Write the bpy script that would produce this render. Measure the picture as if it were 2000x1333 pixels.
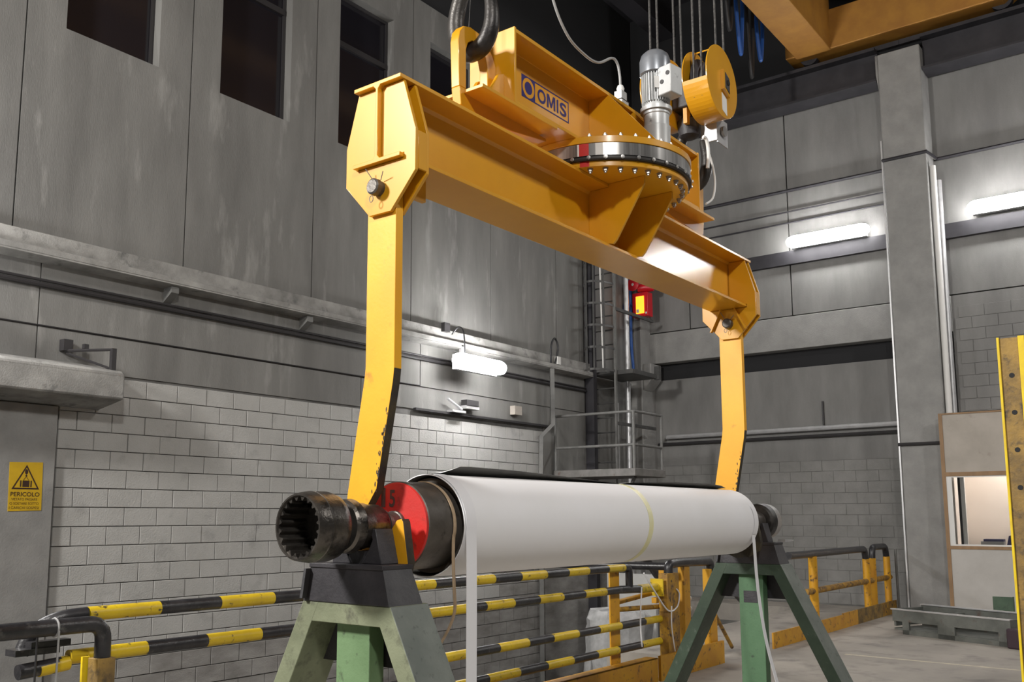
import bpy, math, random
from mathutils import Vector, Matrix
random.seed(7)
for o in list(bpy.data.objects): bpy.data.objects.remove(o)
S = bpy.context.scene
COL = S.collection
pi = math.pi; cos = math.cos; sin = math.sin; R = math.radians

# ------------------------------------------------------------------ camera
F, PX, PY, YAW, PIT = 1847.0, 930.0, 757.0, R(38.1), R(7.75)
fw = Vector((cos(YAW)*cos(PIT), sin(YAW)*cos(PIT), sin(PIT)))
rt = Vector((sin(YAW), -cos(YAW), 0)); up = rt.cross(fw)
cam = bpy.data.cameras.new('camera'); camo = bpy.data.objects.new('camera', cam); COL.objects.link(camo)
cam.sensor_width = 36; cam.lens = F/2000*36
cam.shift_x = (1000-PX)/2000; cam.shift_y = (PY-666.5)/2000
cam.clip_start = .05; cam.clip_end = 200
camo.matrix_world = Matrix(((rt.x, up.x, -fw.x, 0), (rt.y, up.y, -fw.y, 0), (rt.z, up.z, -fw.z, 1.6), (0, 0, 0, 1)))
S.camera = camo

# ------------------------------------------------------------------ world, lights, exposure
W = bpy.data.worlds.new('hall'); S.world = W; W.use_nodes = True
W.node_tree.nodes['Background'].inputs[0].default_value = (.60, .62, .66, 1)
W.node_tree.nodes['Background'].inputs[1].default_value = .05
S.view_settings.view_transform = 'Standard'; S.view_settings.look = 'None'
S.view_settings.gamma = 1; S.view_settings.use_curve_mapping = False
S.view_settings.exposure = 0.05

def area(name, loc, target, size, power, col=(1, .97, .92)):
    l = bpy.data.lights.new(name, 'AREA'); l.shape = 'DISK'; l.size = size; l.energy = power; l.color = col
    o = bpy.data.objects.new(name, l); COL.objects.link(o); o.location = loc
    o.rotation_euler = (Vector(target)-Vector(loc)).to_track_quat('-Z', 'Y').to_euler()
    return o
area('unseen_area_light', (-3.2, 6.5, 6.7), (4.2, 3.2, 2.6), 1.2, 1150)
area('unseen_area_light', (-2.5, -3.5, 8.5), (7.0, 5.0, 2.0), .8, 540)  # unseen fill, added to light the beam web and roll
area('unseen_area_light', (8.5, -5.5, 9.0), (11.0, 4.0, 1.0), .8, 300)  # further unseen light, aimed at the floor by the railing

# ------------------------------------------------------------------ materials
MATS = {}
def pmat(name, c1, c2=None, scale=3., rough=.6, metal=0., bump=0., coat=0., spec=.5, aniso=(1, 1, 1), lo=.35, hi=.65,
         c3=None, s3=20., lo3=.6, hi3=.7, rough2=None, detail=6., emit=None, coatr=.1):
    m = bpy.data.materials.new(name); m.use_nodes = True; nt = m.node_tree; N = nt.nodes; L = nt.links
    b = N['Principled BSDF']
    b.inputs['Base Color'].default_value = (*c1, 1); b.inputs['Roughness'].default_value = rough
    b.inputs['Metallic'].default_value = metal; b.inputs['Specular IOR Level'].default_value = spec
    b.inputs['Coat Weight'].default_value = coat; b.inputs['Coat Roughness'].default_value = coatr
    if emit:
        b.inputs['Emission Color'].default_value = (*c1, 1); b.inputs['Emission Strength'].default_value = emit
    geo = N.new('ShaderNodeNewGeometry')
    def noise(sc, det=detail):
        mp = N.new('ShaderNodeMapping'); mp.inputs['Scale'].default_value = aniso
        L.new(geo.outputs['Position'], mp.inputs['Vector'])
        n = N.new('ShaderNodeTexNoise'); n.inputs['Scale'].default_value = sc; n.inputs['Detail'].default_value = det
        n.inputs['Roughness'].default_value = .6
        L.new(mp.outputs[0], n.inputs['Vector']); return n
    def ramp(fac, a, bb):
        r = N.new('ShaderNodeMapRange'); r.inputs['From Min'].default_value = a; r.inputs['From Max'].default_value = bb
        L.new(fac, r.inputs['Value']); return r.outputs[0]
    def mix(fac, a, bb):
        x = N.new('ShaderNodeMix'); x.data_type = 'RGBA'; L.new(fac, x.inputs['Factor'])
        for s, v in ((x.inputs[6], a), (x.inputs[7], bb)):
            if isinstance(v, tuple): s.default_value = (*v, 1)
            else: L.new(v, s)
        return x.outputs[2]
    out = None
    if c2:
        n1 = noise(scale); out = mix(ramp(n1.outputs['Fac'], lo, hi), c1, c2)
        if c3:
            n3 = noise(s3); out = mix(ramp(n3.outputs['Fac'], lo3, hi3), out, c3)
        L.new(out, b.inputs['Base Color'])
        if rough2 is not None:
            rr = N.new('ShaderNodeMapRange'); rr.inputs['From Min'].default_value = lo; rr.inputs['From Max'].default_value = hi
            rr.inputs['To Min'].default_value = rough; rr.inputs['To Max'].default_value = rough2
            L.new(n1.outputs['Fac'], rr.inputs['Value']); L.new(rr.outputs[0], b.inputs['Roughness'])
    if bump:
        nb = noise(60., 4); bp = N.new('ShaderNodeBump'); bp.inputs['Strength'].default_value = bump
        bp.inputs['Distance'].default_value = .01
        L.new(nb.outputs['Fac'], bp.inputs['Height']); L.new(bp.outputs[0], b.inputs['Normal'])
    MATS[name] = m
    return m
def M(n): return MATS[n]

pmat('panel_concrete', (.150, .147, .140), (.235, .231, .220), 1.1, .85, bump=.25, aniso=(1.6, 1.6, .35), lo=.33, hi=.68, c3=(.34, .335, .32), s3=2.3, lo3=.58, hi3=.78)
pmat('ledge_concrete', (.20, .196, .187), (.38, .373, .357), 2.2, .85, bump=.35, c3=(.13, .13, .125), s3=5, lo3=.58, hi3=.72)
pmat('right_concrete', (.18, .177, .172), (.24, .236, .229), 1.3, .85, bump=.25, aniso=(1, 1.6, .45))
pmat('column_concrete', (.25, .247, .24), (.32, .315, .305), 3., .8, bump=.3)
pmat('block_face', (.39, .385, .37), (.47, .465, .45), 1.7, .9, bump=.5, lo=.3, hi=.7, c3=(.33, .325, .315), s3=3.1, lo3=.57, hi3=.72)
pmat('dirty_block', (.20, .19, .18), (.34, .33, .315), 1.6, .9, bump=.5, aniso=(1, 1, 2.5), lo=.35, hi=.62)
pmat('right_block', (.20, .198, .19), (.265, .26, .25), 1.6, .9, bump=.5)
pmat('mortar', (.12, .118, .113), (.20, .197, .19), 3., .95)
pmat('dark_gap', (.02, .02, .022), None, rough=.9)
pmat('floor_concrete', (.29, .265, .235), (.40, .365, .32), 1.1, .62, bump=.2, c3=(.20, .185, .17), s3=2.4, lo3=.52, hi3=.72, rough2=.75)
pmat('floor_line', (.62, .56, .42), (.45, .41, .33), 9., .7)
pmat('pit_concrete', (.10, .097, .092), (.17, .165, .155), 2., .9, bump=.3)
pmat('roof_dark', (.016, .015, .019), (.026, .024, .03), 1., .8)
pmat('glass_dark', (.014, .013, .017), None, rough=.12, spec=.5)
pmat('frame_dark', (.03, .028, .03), None, rough=.5)
pmat('crane_yellow', (.72, .345, .009), (.66, .305, .008), 2.2, .42, bump=.0, coat=.9, coatr=.15, spec=.4)
pmat('arm_yellow', (.86, .43, .018), (.80, .37, .014), 3., .45, bump=.05, c3=(.50, .24, .02), s3=9, lo3=.64, hi3=.74)
pmat('worn_black', (.02, .018, .017), (.06, .045, .02), 9, .6, bump=.2, c3=(.55, .30, .02), s3=13, lo3=.66, hi3=.7)
pmat('logo_blue', (.012, .010, .14), None, rough=.4)
pmat('rail_yellow', (.66, .47, .015), (.55, .38, .02), 7, .38, bump=.15, c3=(.10, .075, .03), s3=24, lo3=.60, hi3=.68)
pmat('rail_black', (.014, .014, .017), (.035, .034, .037), 9, .34, bump=.2, c3=(.13, .125, .12), s3=14, lo3=.60, hi3=.8)
pmat('post_yellow', (.66, .34, .014), (.58, .27, .02), 5, .45, bump=.1, c3=(.13, .065, .03), s3=13, lo3=.58, hi3=.68)
pmat('rusty_yellow', (.50, .27, .02), (.20, .11, .04), 8, .6, bump=.3, c3=(.06, .04, .03), s3=18, lo3=.55, hi3=.65)
pmat('rust_plate', (.13, .085, .035), (.34, .21, .05), 6, .65, bump=.3, c3=(.06, .045, .03), s3=15, lo3=.55, hi3=.7)
pmat('edge_yellow', (.78, .58, .01), (.65, .45, .02), 12, .5)
pmat('green_paint', (.125, .21, .10), (.16, .26, .13), 4, .5, bump=.15, c3=(.05, .06, .04), s3=14, lo3=.6, hi3=.72)
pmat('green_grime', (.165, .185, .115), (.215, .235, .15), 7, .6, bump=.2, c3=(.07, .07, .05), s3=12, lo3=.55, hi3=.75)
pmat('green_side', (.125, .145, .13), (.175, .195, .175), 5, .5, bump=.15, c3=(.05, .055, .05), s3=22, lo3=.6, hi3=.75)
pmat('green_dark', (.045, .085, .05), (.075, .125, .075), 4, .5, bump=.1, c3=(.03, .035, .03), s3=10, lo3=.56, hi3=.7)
pmat('green_shaded', (.030, .052, .034), (.05, .078, .05), 4, .5, bump=.1, c3=(.10, .12, .10), s3=16, lo3=.6, hi3=.78)
pmat('green_post', (.07, .15, .075), (.09, .18, .095), 4, .5, bump=.1, c3=(.04, .06, .04), s3=12, lo3=.6, hi3=.72)
pmat('black_steel', (.022, .021, .025), (.045, .042, .048), 6, .5, bump=.2)
pmat('black_side', (.05, .05, .055), (.075, .074, .08), 8, .5, bump=.2)
pmat('gear_steel', (.075, .068, .062), (.16, .145, .13), 7, .30, metal=.75, bump=.25, c3=(.02, .018, .017), s3=11, lo3=.52, hi3=.66)
pmat('dark_steel', (.028, .026, .026), (.07, .065, .06), 8, .4, metal=.5, bump=.2)
pmat('core_steel', (.085, .075, .066), (.125, .112, .10), 9, .42, metal=.45, bump=.15, c3=(.05, .045, .04), s3=16, lo3=.6, hi3=.7)
pmat('bright_steel', (.46, .45, .44), (.36, .35, .34), 8, .40, metal=.8)
pmat('ring_steel', (.20, .195, .19), (.62, .61, .60), 9, .24, metal=.55, aniso=(1, 1, .02), lo=.42, hi=.62)  # upright pale streaks paint lamp reflections and wear into the steel
pmat('ring_groove', (.035, .032, .03), None, rough=.5, metal=.4)
pmat('red_paint', (.60, .022, .018), (.50, .03, .025), 7, .45, bump=.1, c3=(.22, .03, .025), s3=14, lo3=.62, hi3=.75)
pmat('stencil_black', (.05, .025, .025), (.09, .04, .03), 30, .6)
pmat('paper_white', (.86, .86, .89), (.83, .83, .85), 2, .55)
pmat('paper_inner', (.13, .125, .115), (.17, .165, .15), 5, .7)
pmat('strip_white', (.80, .80, .83), None, rough=.5)
pmat('tape_yellow', (.80, .76, .42), (.82, .80, .56), 9, .35)
pmat('tan_webbing', (.52, .38, .25), (.42, .31, .20), 22, .8)
pmat('motor_grey', (.56, .57, .57), (.48, .49, .495), 6, .38, metal=.15, c3=(.20, .205, .21), s3=18, lo3=.62, hi3=.75)
pmat('cowl_grey', (.20, .215, .24), (.26, .275, .30), 8, .32, metal=.4)
pmat('label_white', (.75, .74, .72), None, rough=.5)
pmat('rope_steel', (.035, .033, .032), (.10, .095, .09), 60, .6, metal=.4)
pmat('cable_grey', (.32, .32, .32), None, rough=.5)
pmat('cable_black', (.02, .02, .022), None, rough=.5)
pmat('cable_blue', (.02, .09, .34), None, rough=.5)
pmat('galvanised', (.62, .62, .63), (.52, .52, .53), 6, .38, metal=.5)
pmat('grey_steel', (.13, .13, .125), (.19, .188, .18), 5, .55, bump=.1)
pmat('ladder_steel', (.055, .055, .055), (.09, .088, .085), 5, .5)
pmat('platform_steel', (.15, .145, .135), (.22, .21, .20), 5, .6, bump=.2, c3=(.12, .07, .05), s3=6, lo3=.6, hi3=.7)
pmat('lamp_white', (1., .985, .97), None, rough=.5, emit=55.)
pmat('lamp_bright', (1., .99, .98), None, rough=.5, emit=95.)
pmat('lamp_body', (.5, .5, .5), None, rough=.5)
pmat('alarm_red', (.62, .008, .02), None, rough=.35)
pmat('alarm_glow', (1., .33, .02), None, rough=.4, emit=2.2)
pmat('crane_yellow_shaded', (.42, .20, .03), (.34, .15, .025), 3, .6)  # yellow darkened to paint in the dim light under the roof
pmat('girder_dark', (.022, .021, .026), (.036, .034, .04), 3, .6)
pmat('sign_yellow', (.66, .42, .015), (.58, .36, .015), 9, .5)
pmat('sign_print', (.045, .02, .012), None, rough=.6)
pmat('cabin_panel', (.40, .36, .315), (.47, .425, .375), 2.5, .7, c3=(.30, .25, .21), s3=4, lo3=.62, hi3=.75)
pmat('cabin_wall', (.46, .44, .415), (.52, .50, .475), 2.5, .7)
pmat('wood_trim', (.34, .205, .10), (.25, .15, .075), 9, .6, aniso=(1, 1, .3))
pmat('cabin_inside', (.80, .735, .68), (.84, .775, .72), 2., .8)
pmat('white_frame', (.72, .71, .69), None, rough=.4)
pmat('pane', (.9, .92, .92), None, rough=.02)
MATS['pane'].node_tree.nodes['Principled BSDF'].inputs['Transmission Weight'].default_value = 1.
MATS['pane'].node_tree.nodes['Principled BSDF'].inputs['IOR'].default_value = 1.02
pmat('navy_plastic', (.05, .05, .13), None, rough=.5)
pmat('skid_steel', (.095, .10, .09), (.145, .15, .135), 5, .6, bump=.2, c3=(.10, .075, .06), s3=8, lo3=.6, hi3=.72)
pmat('maroon_paint', (.04, .022, .03), None, rough=.6)
pmat('plastic_film', (.36, .36, .36), (.55, .55, .55), 6, .3)
pmat('board_grey', (.46, .455, .44), (.52, .515, .50), 3, .8)

# ------------------------------------------------------------------ mesh builder
ORG = {}
class MB:
    def __init__(s): s.v = []; s.f = []; s.m = []; s.mats = []
    def mi(s, mat):
        if mat not in s.mats: s.mats.append(mat)
        return s.mats.index(mat)
    def add(s, vs, fs, mat):
        o = len(s.v); k = s.mi(mat); s.v += [tuple(v) for v in vs]
        for f in fs: s.f.append([i+o for i in f]); s.m.append(k)
        return s
    def box(s, x0, x1, y0, y1, z0, z1, mat):
        v = [(x, y, z) for x in (x0, x1) for y in (y0, y1) for z in (z0, z1)]
        return s.add(v, [(0, 1, 3, 2), (4, 6, 7, 5), (0, 4, 5, 1), (2, 3, 7, 6), (0, 2, 6, 4), (1, 5, 7, 3)], mat)
    def prism(s, pts, ax, a, b, mat, side=None, sidesel=None):
        """polygon in the plane across axis ax, extruded from a to b along it"""
        def P(p, t):
            if ax == 'x': return (t, p[0], p[1])
            if ax == 'y': return (p[0], t, p[1])
            return (p[0], p[1], t)
        n = len(pts); v = [P(p, a) for p in pts]+[P(p, b) for p in pts]
        A = sum(pts[i][0]*pts[(i+1) % n][1]-pts[(i+1) % n][0]*pts[i][1] for i in range(n))
        sg = (A > 0) == (ax != 'y')
        c0 = list(range(n)); c1 = [i+n for i in range(n)]
        fr = [c0[::-1], c1] if (sg == (b > a)) else [c0, c1[::-1]]
        s.add(v, fr, mat); o = len(s.v)-2*n
        for i in range(n):
            j = (i+1) % n; f = [i, j, j+n, i+n]
            if sg != (b > a): f = f[::-1]
            mm = side if (side and (sidesel is None or i in sidesel)) else mat
            s.f.append([k+o for k in f]); s.m.append(s.mi(mm))
        return s
    def lathe(s, prof, c, ax, mat, n=32, caps=True, mats=None, a0=0., a1=2*pi):
        """prof: list of (t along axis, radius)"""
        full = abs(a1-a0-2*pi) < 1e-6; k = n if full else n+1
        vs = []
        for t, r in prof:
            for i in range(k):
                a = a0+(a1-a0)*i/n; u, w = r*cos(a), r*sin(a)
                if ax == 'x': vs.append((t, c[1]+u, c[2]+w))
                elif ax == 'y': vs.append((c[0]+w, t, c[2]+u))
                else: vs.append((c[0]+u, c[1]+w, t))
        o = len(s.v); s.v += vs
        for j in range(len(prof)-1):
            mk = s.mi(mats[j] if mats else mat)
            for i in range(n):
                i2 = (i+1) % k
                s.f.append([o+j*k+i, o+j*k+i2, o+(j+1)*k+i2, o+(j+1)*k+i]); s.m.append(mk)
        if caps and full:
            if prof[0][1] > 1e-5: s.f.append([o+i for i in range(k)][::-1]); s.m.append(s.mi(mats[0] if mats else mat))
            if prof[-1][1] > 1e-5: s.f.append([o+(len(prof)-1)*k+i for i in range(k)]); s.m.append(s.mi(mats[-1] if mats else mat))
        return s
    def sweep(s, pts, rad, mat, n=10, seg=None, flat=None, caps=True):
        """tube along a polyline; rad number or list; seg: material per segment; flat=(w,h) for a strap"""
        P = [Vector(p) for p in pts]; m = len(P)
        T = [((P[min(i+1, m-1)]-P[max(i-1, 0)])).normalized() for i in range(m)]
        ref = Vector((0, 0, 1)) if abs(T[0].z) < .9 else Vector((1, 0, 0))
        u = T[0].cross(ref).normalized(); o = len(s.v)
        for i in range(m):
            u = (u-T[i]*u.dot(T[i])).normalized(); w = T[i].cross(u)
            r = rad[i] if isinstance(rad, (list, tuple)) else rad
            for k in range(n):
                a = 2*pi*k/n
                s.v.append(tuple(P[i]+(u*cos(a)+w*sin(a))*r))
        for i in range(m-1):
            mk = s.mi(seg[i] if seg else mat)
            for k in range(n):
                k2 = (k+1) % n
                s.f.append([o+i*n+k, o+i*n+k2, o+(i+1)*n+k2, o+(i+1)*n+k]); s.m.append(mk)
        if caps:
            s.f.append([o+k for k in range(n)][::-1]); s.m.append(s.mi(seg[0] if seg else mat))
            s.f.append([o+(m-1)*n+k for k in range(n)]); s.m.append(s.mi(seg[-1] if seg else mat))
        return s
    def strap(s, pts, wdir, w, t, mat):
        """flat band along pts, width w along wdir, thickness t"""
        P = [Vector(p) for p in pts]; m = len(P); wd = Vector(wdir).normalized(); o = len(s.v)
        for i in range(m):
            T = (P[min(i+1, m-1)]-P[max(i-1, 0)]).normalized(); nn = T.cross(wd).normalized()
            for a, b in ((-1, -1), (1, -1), (1, 1), (-1, 1)): s.v.append(tuple(P[i]+wd*(a*w/2)+nn*(b*t/2)))
        k = s.mi(mat)
        for i in range(m-1):
            for j in range(4):
                j2 = (j+1) % 4; s.f.append([o+i*4+j, o+i*4+j2, o+(i+1)*4+j2, o+(i+1)*4+j]); s.m.append(k)
        s.f.append([o+j for j in range(4)][::-1]); s.m.append(k); s.f.append([o+(m-1)*4+j for j in range(4)]); s.m.append(k)
        return s
    def mesh(s, name, org, bevel=0):
        me = bpy.data.meshes.new(name)
        me.from_pydata([(v[0]-org[0], v[1]-org[1], v[2]-org[2]) for v in s.v], [], s.f)
        for m in s.mats: me.materials.append(M(m))
        me.polygons.foreach_set('material_index', s.m)
        me.polygons.foreach_set('use_smooth', [True]*len(s.f))
        me.update(); me.validate()
        import bmesh
        bm = bmesh.new(); bm.from_mesh(me); bmesh.ops.recalc_face_normals(bm, faces=bm.faces); bm.to_mesh(me); bm.free()
        me.set_sharp_from_angle(angle=R(32))
        return me
    def build(s, name, parent=None, bevel=0, label=None):
        org = ORG[parent.name] if parent else (0, 0, 0)
        o = bpy.data.objects.new(name, s.mesh(name, org)); COL.objects.link(o)
        if parent: o.parent = parent
        ORG[o.name] = org
        if bevel:
            b = o.modifiers.new('bevel', 'BEVEL'); b.width = bevel; b.segments = 2; b.limit_method = 'ANGLE'; b.angle_limit = R(40)
            b.harden_normals = False
        if label: o['label'] = label
        return o
def tag(o, label, cat, group=None):
    o['label'] = label; o['category'] = cat
    if group: o['group'] = group
    return o
def thing(name, loc, label, cat, group=None):
    o = bpy.data.objects.new(name, None); COL.objects.link(o); o.location = loc; o.empty_display_size = .1
    ORG[o.name] = tuple(loc)
    return tag(o, label, cat, group)
def struct(o): o['kind'] = 'structure'; return o
def bent(pts, r, n=6):
    """round the inner corners of a polyline"""
    P = [Vector(p) for p in pts]; out = [P[0]]
    for i in range(1, len(P)-1):
        a = (P[i-1]-P[i]); b = (P[i+1]-P[i]); d = min(r, a.length*.49, b.length*.49)
        A = P[i]+a.normalized()*d; B = P[i]+b.normalized()*d
        for k in range(n+1):
            t = k/n; out.append(A*(1-t)**2+P[i]*2*t*(1-t)+B*t*t)
    out.append(P[-1]); return out
def spline(pts, n=8):
    P = [Vector(p) for p in pts]; out = []
    for i in range(len(P)-1):
        p0 = P[max(i-1, 0)]; p1 = P[i]; p2 = P[i+1]; p3 = P[min(i+2, len(P)-1)]
        for k in range(n):
            t = k/n
            out.append(.5*((2*p1)+(p2-p0)*t+(2*p0-5*p1+4*p2-p3)*t*t+(3*p1-p0-3*p2+p3)*t**3))
    out.append(P[-1]); return out
def text(name, body, org, xd, yd, height, width, mat, parent, ext=.0008, bold=.0):
    """flat lettering with lower-left corner at org, fitted into width x height"""
    cu = bpy.data.curves.new(name, 'FONT'); cu.body = body; cu.size = 1; cu.extrude = 0; cu.offset = bold
    t = bpy.data.objects.new(name, cu); COL.objects.link(t)
    bpy.context.view_layer.update()
    me = bpy.data.meshes.new_from_object(t.evaluated_get(bpy.context.evaluated_depsgraph_get()))
    bpy.data.objects.remove(t)
    xs = [v.co.x for v in me.vertices]; ys = [v.co.y for v in me.vertices]
    x0, x1, y0, y1 = min(xs), max(xs), min(ys), max(ys)
    X = Vector(xd); Y = Vector(yd); Z = X.cross(Y); O = Vector(org); po = Vector(ORG[parent.name])
    for v in me.vertices:
        c = O+X*((v.co.x-x0)/(x1-x0)*width)+Y*((v.co.y-y0)/(y1-y0)*height)+Z*ext
        v.co = c-po
    me.materials.clear(); me.materials.append(M(mat))
    o = bpy.data.objects.new(name, me); COL.objects.link(o); o.parent = parent; ORG[o.name] = tuple(po)
    return o

YL, XR = 9.4, 17.6
# ================================================================== setting
# floor of the machine hall with a pit along the left wall
fl = MB()
fl.box(-8, 17.9, -9, 4.62, -.3, 0, 'floor_concrete')
fl.box(10.2, 17.9, 4.62, 6.0, -.3, 0, 'floor_concrete'); fl.box(16.9, 17.9, 6.0, YL+.3, -.3, 0, 'floor_concrete')
floor = struct(fl.build('floor'))
for i, (x0, x1, y0, y1) in enumerate([(8.0, 14.7, 2.72, 2.78)]):
    ln = MB(); ln.prism([(11.56, 3.62), (11.62, 3.62), (11.50, .6), (11.44, .6)], 'z', .0005, .002, 'floor_line')
    ln.build('painted_line', floor)
pf = MB(); pf.box(-8, 16.9, 4.62, YL+.3, -2.7, -2.4, 'pit_concrete')
pf.box(-8, 10.6, 4.5, 4.62, -2.4, -.3, 'pit_concrete'); pf.box(10.2, 10.35, 4.62, 6.0, -2.4, -.3, 'pit_concrete'); pf.box(10.35, 16.9, 5.85, 6.0, -2.4, -.3, 'pit_concrete'); pf.box(16.9, 17.05, 6.0, YL+.3, -2.4, -.3, 'pit_concrete')
pf.box(-8.2, -8, 4.62, YL, -2.4, 0, 'pit_concrete')
pit = struct(pf.build('floor_pit'))
ce = MB(); ce.box(-9, 19, -10, YL+.4, 12.6, 12.8, 'roof_dark')
for k in range(6):
    ce.box(-9, 19, -8.5+k*3.4, -8.1+k*3.4, 11.9, 12.6, 'roof_dark')
struct(ce.build('ceiling'))

# ---- left wall
wl = MB()
wl.box(-8, XR+.2, YL+.012, YL+.30, -2.6, 4.3, 'mortar')
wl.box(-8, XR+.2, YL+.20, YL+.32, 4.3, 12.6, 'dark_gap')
wall_left = struct(wl.build('wall_left'))
pw = [-7.6+2*k for k in range(0, 12)]
edges = [-7.61, -5.61, -3.61, -1.61, .39, 2.39, 4.39, 6.40, 8.40, 10.39, 12.385, 14.385, 15.32]
wins = {4.39: (4.82, 5.955), 6.40: (6.82, 7.945), 8.40: (8.83, 9.95), 10.39: (10.80, 11.93), 2.39: (2.82, 3.95)}
g = .009
for a, b in zip(edges[:-1], edges[1:]):
    m = MB(); z0, z1, y0, y1 = 4.49, 9.75, YL, YL+.19
    if a in wins:
        w0, w1 = wins[a]; s0, s1 = 6.82, 9.15
        # one panel cast with a window opening
        xs = [a+g, w0, w1, b-g]; zs = [z0, s0, s1, z1]
        for i in range(3):
            for j in range(3):
                if not (i == 1 and j == 1): m.box(xs[i], xs[i+1], y0, y1, zs[j], zs[j+1], 'panel_concrete')
    else: m.box(a+g, b-g, y0, y1, z0, z1, 'panel_concrete')
    m.build('panel', wall_left)
m = MB(); m.box(15.34, XR+.2, YL+.05, YL+.19, 4.3, 9.6, 'right_concrete'); m.build('panel', wall_left)
for n, (a, (w0, w1)) in enumerate(sorted(wins.items()), 1):
    f = MB(); yb = YL+.13; t = .05
    f.box(w0, w0+t, yb, yb+.06, 6.82, 9.15, 'frame_dark'); f.box(w1-t, w1, yb, yb+.06, 6.82, 9.15, 'frame_dark')
    f.box(w0+t, w1-t, yb, yb+.06, 6.82, 6.87, 'frame_dark'); f.box(w0+t, w1-t, yb, yb+.06, 9.10, 9.15, 'frame_dark')
    wo = struct(f.build('window_%d' % n))
    mm = MB(); mm.box(w0+t, w1-t, yb-.02, yb+.05, 8.36, 8.44, 'frame_dark'); mm.build('transom', wo)
    for z0, z1 in ((6.87, 8.36), (8.44, 9.10)):
        p = MB(); p.box(w0+t, w1-t, yb+.02, yb+.03, z0, z1, 'glass_dark'); p.build('pane', wo)
# concrete upstand panels between the blocks and the ledge
zj = 3.535
for x0, x1, z0, z1 in [(-8, 4.70, 3.12, zj-.008), (4.716, 9.35, 3.12, zj-.008), (9.366, 13.9, 3.19, zj-.008), (13.916, XR, 2.2, zj-.008),
                       (-8, 4.70, zj+.008, 4.22), (4.716, 10.60, zj+.008, 4.22), (10.616, 15.32, zj+.008, 4.22)]:
    m = MB(); m.box(x0, x1, YL-.006, YL+.02, z0, z1, 'panel_concrete'); m.build('panel', wall_left)
m = MB(); m.box(13.916, XR, YL-.006, YL+.02, -2.4, 2.19, 'dirty_block'); m.build('panel', wall_left)
# blockwork 40 x 20
def blockmesh(L, H, D, mat, axis, nm):
    b = MB(); c = .004 if axis == 'y' else .002
    if axis == 'y':   # face looks to -Y
        v = [(0, D, 0), (L, D, 0), (L, D, H), (0, D, H), (0, c, 0), (L, c, 0), (L, c, H), (0, c, H), (c, 0, c), (L-c, 0, c), (L-c, 0, H-c), (c, 0, H-c)]
    else:             # face looks to -X, L runs along +Y
        v = [(D, 0, 0), (D, L, 0), (D, L, H), (D, 0, H), (c, 0, 0), (c, L, 0), (c, L, H), (c, 0, H), (0, c, c), (0, L-c, c), (0, L-c, H-c), (0, c, H-c)]
    f = [(8, 9, 10, 11), (4, 5, 9, 8), (5, 6, 10, 9), (6, 7, 11, 10), (7, 4, 8, 11), (0, 1, 5, 4), (1, 2, 6, 5), (2, 3, 7, 6), (3, 0, 4, 7)]
    b.add(v, f, mat); me = b.mesh(nm, (0, 0, 0))
    for p in me.polygons: p.use_smooth = False
    return me
BL = {}
def place_block(parent, x, y, z, L, H, mat, axis, fill=None):
    key = (round(L, 2), H, mat, axis)
    if key not in BL: BL[key] = blockmesh(L-.008, H-.008, .05, mat, axis, 'block')
    o = bpy.data.objects.new('block', BL[key]); COL.objects.link(o); o.location = (x, y, z); o.parent = parent
rest = MB()
z_rows = [-1.112+.2*k for k in range(-6, 21)]
for r, z in enumerate(z_rows):
    x = 4.99-(.4 if r % 2 else .2)
    while x < 13.9:
        a = max(x, 4.99); b = min(x+.4, 13.9); x += .4
        if b-a < .06: continue
        dz = random.uniform(-.004, .004)
        if z > .25 and a < 12.2 or (z > -.35 and a < 8.6 and z <= .25):
            place_block(wall_left, a+.005, YL-.010+dz, z+.005, b-a, .2, 'block_face' if z > .0 else 'dirty_block', 'y')
        else:
            rest.box(a+.005, b-.005, YL-.008+dz, YL+.03, z+.005, z+.195, 'block_face' if z > .9 else 'dirty_block')
ro = rest.build('distant_blocks', wall_left); ro['kind'] = 'stuff'
# pilaster and projecting slab at the left
m = MB(); m.box(2.6, 4.955, YL-.06, YL+.05, -2.4, 2.72, 'column_concrete'); struct(m.build('trim_1', bevel=.01))
sl = MB()
sl.prism([(8.93, 2.80), (9.41, 2.72), (9.41, 3.20), (8.97, 3.10), (8.93, 3.06)], 'x', -8, 5.44, 'ledge_concrete')
struct(sl.build('trim_2', bevel=.02))
# ledge under the panels with stub brackets
lg = MB(); lg.prism([(9.40, 4.20), (9.20, 4.235), (9.20, 4.30), (9.27, 4.315), (9.27, 4.47), (9.40, 4.495)], 'x', -8, 15.34, 'ledge_concrete')
lg.prism([(9.195, 4.215), (9.40, 4.19), (9.40, 4.21), (9.21, 4.24)], 'x', -8, 15.34, 'ledge_concrete')
ledge = struct(lg.build('trim_3', bevel=.006))
for x in (6.15, 8.2, 2.1):
    m = MB(); m.prism([(9.41, 4.02), (9.24, 4.13), (9.24, 4.20), (9.41, 4.20)], 'x', x, x+.10, 'grey_steel'); m.build('bracket', ledge)

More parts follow.
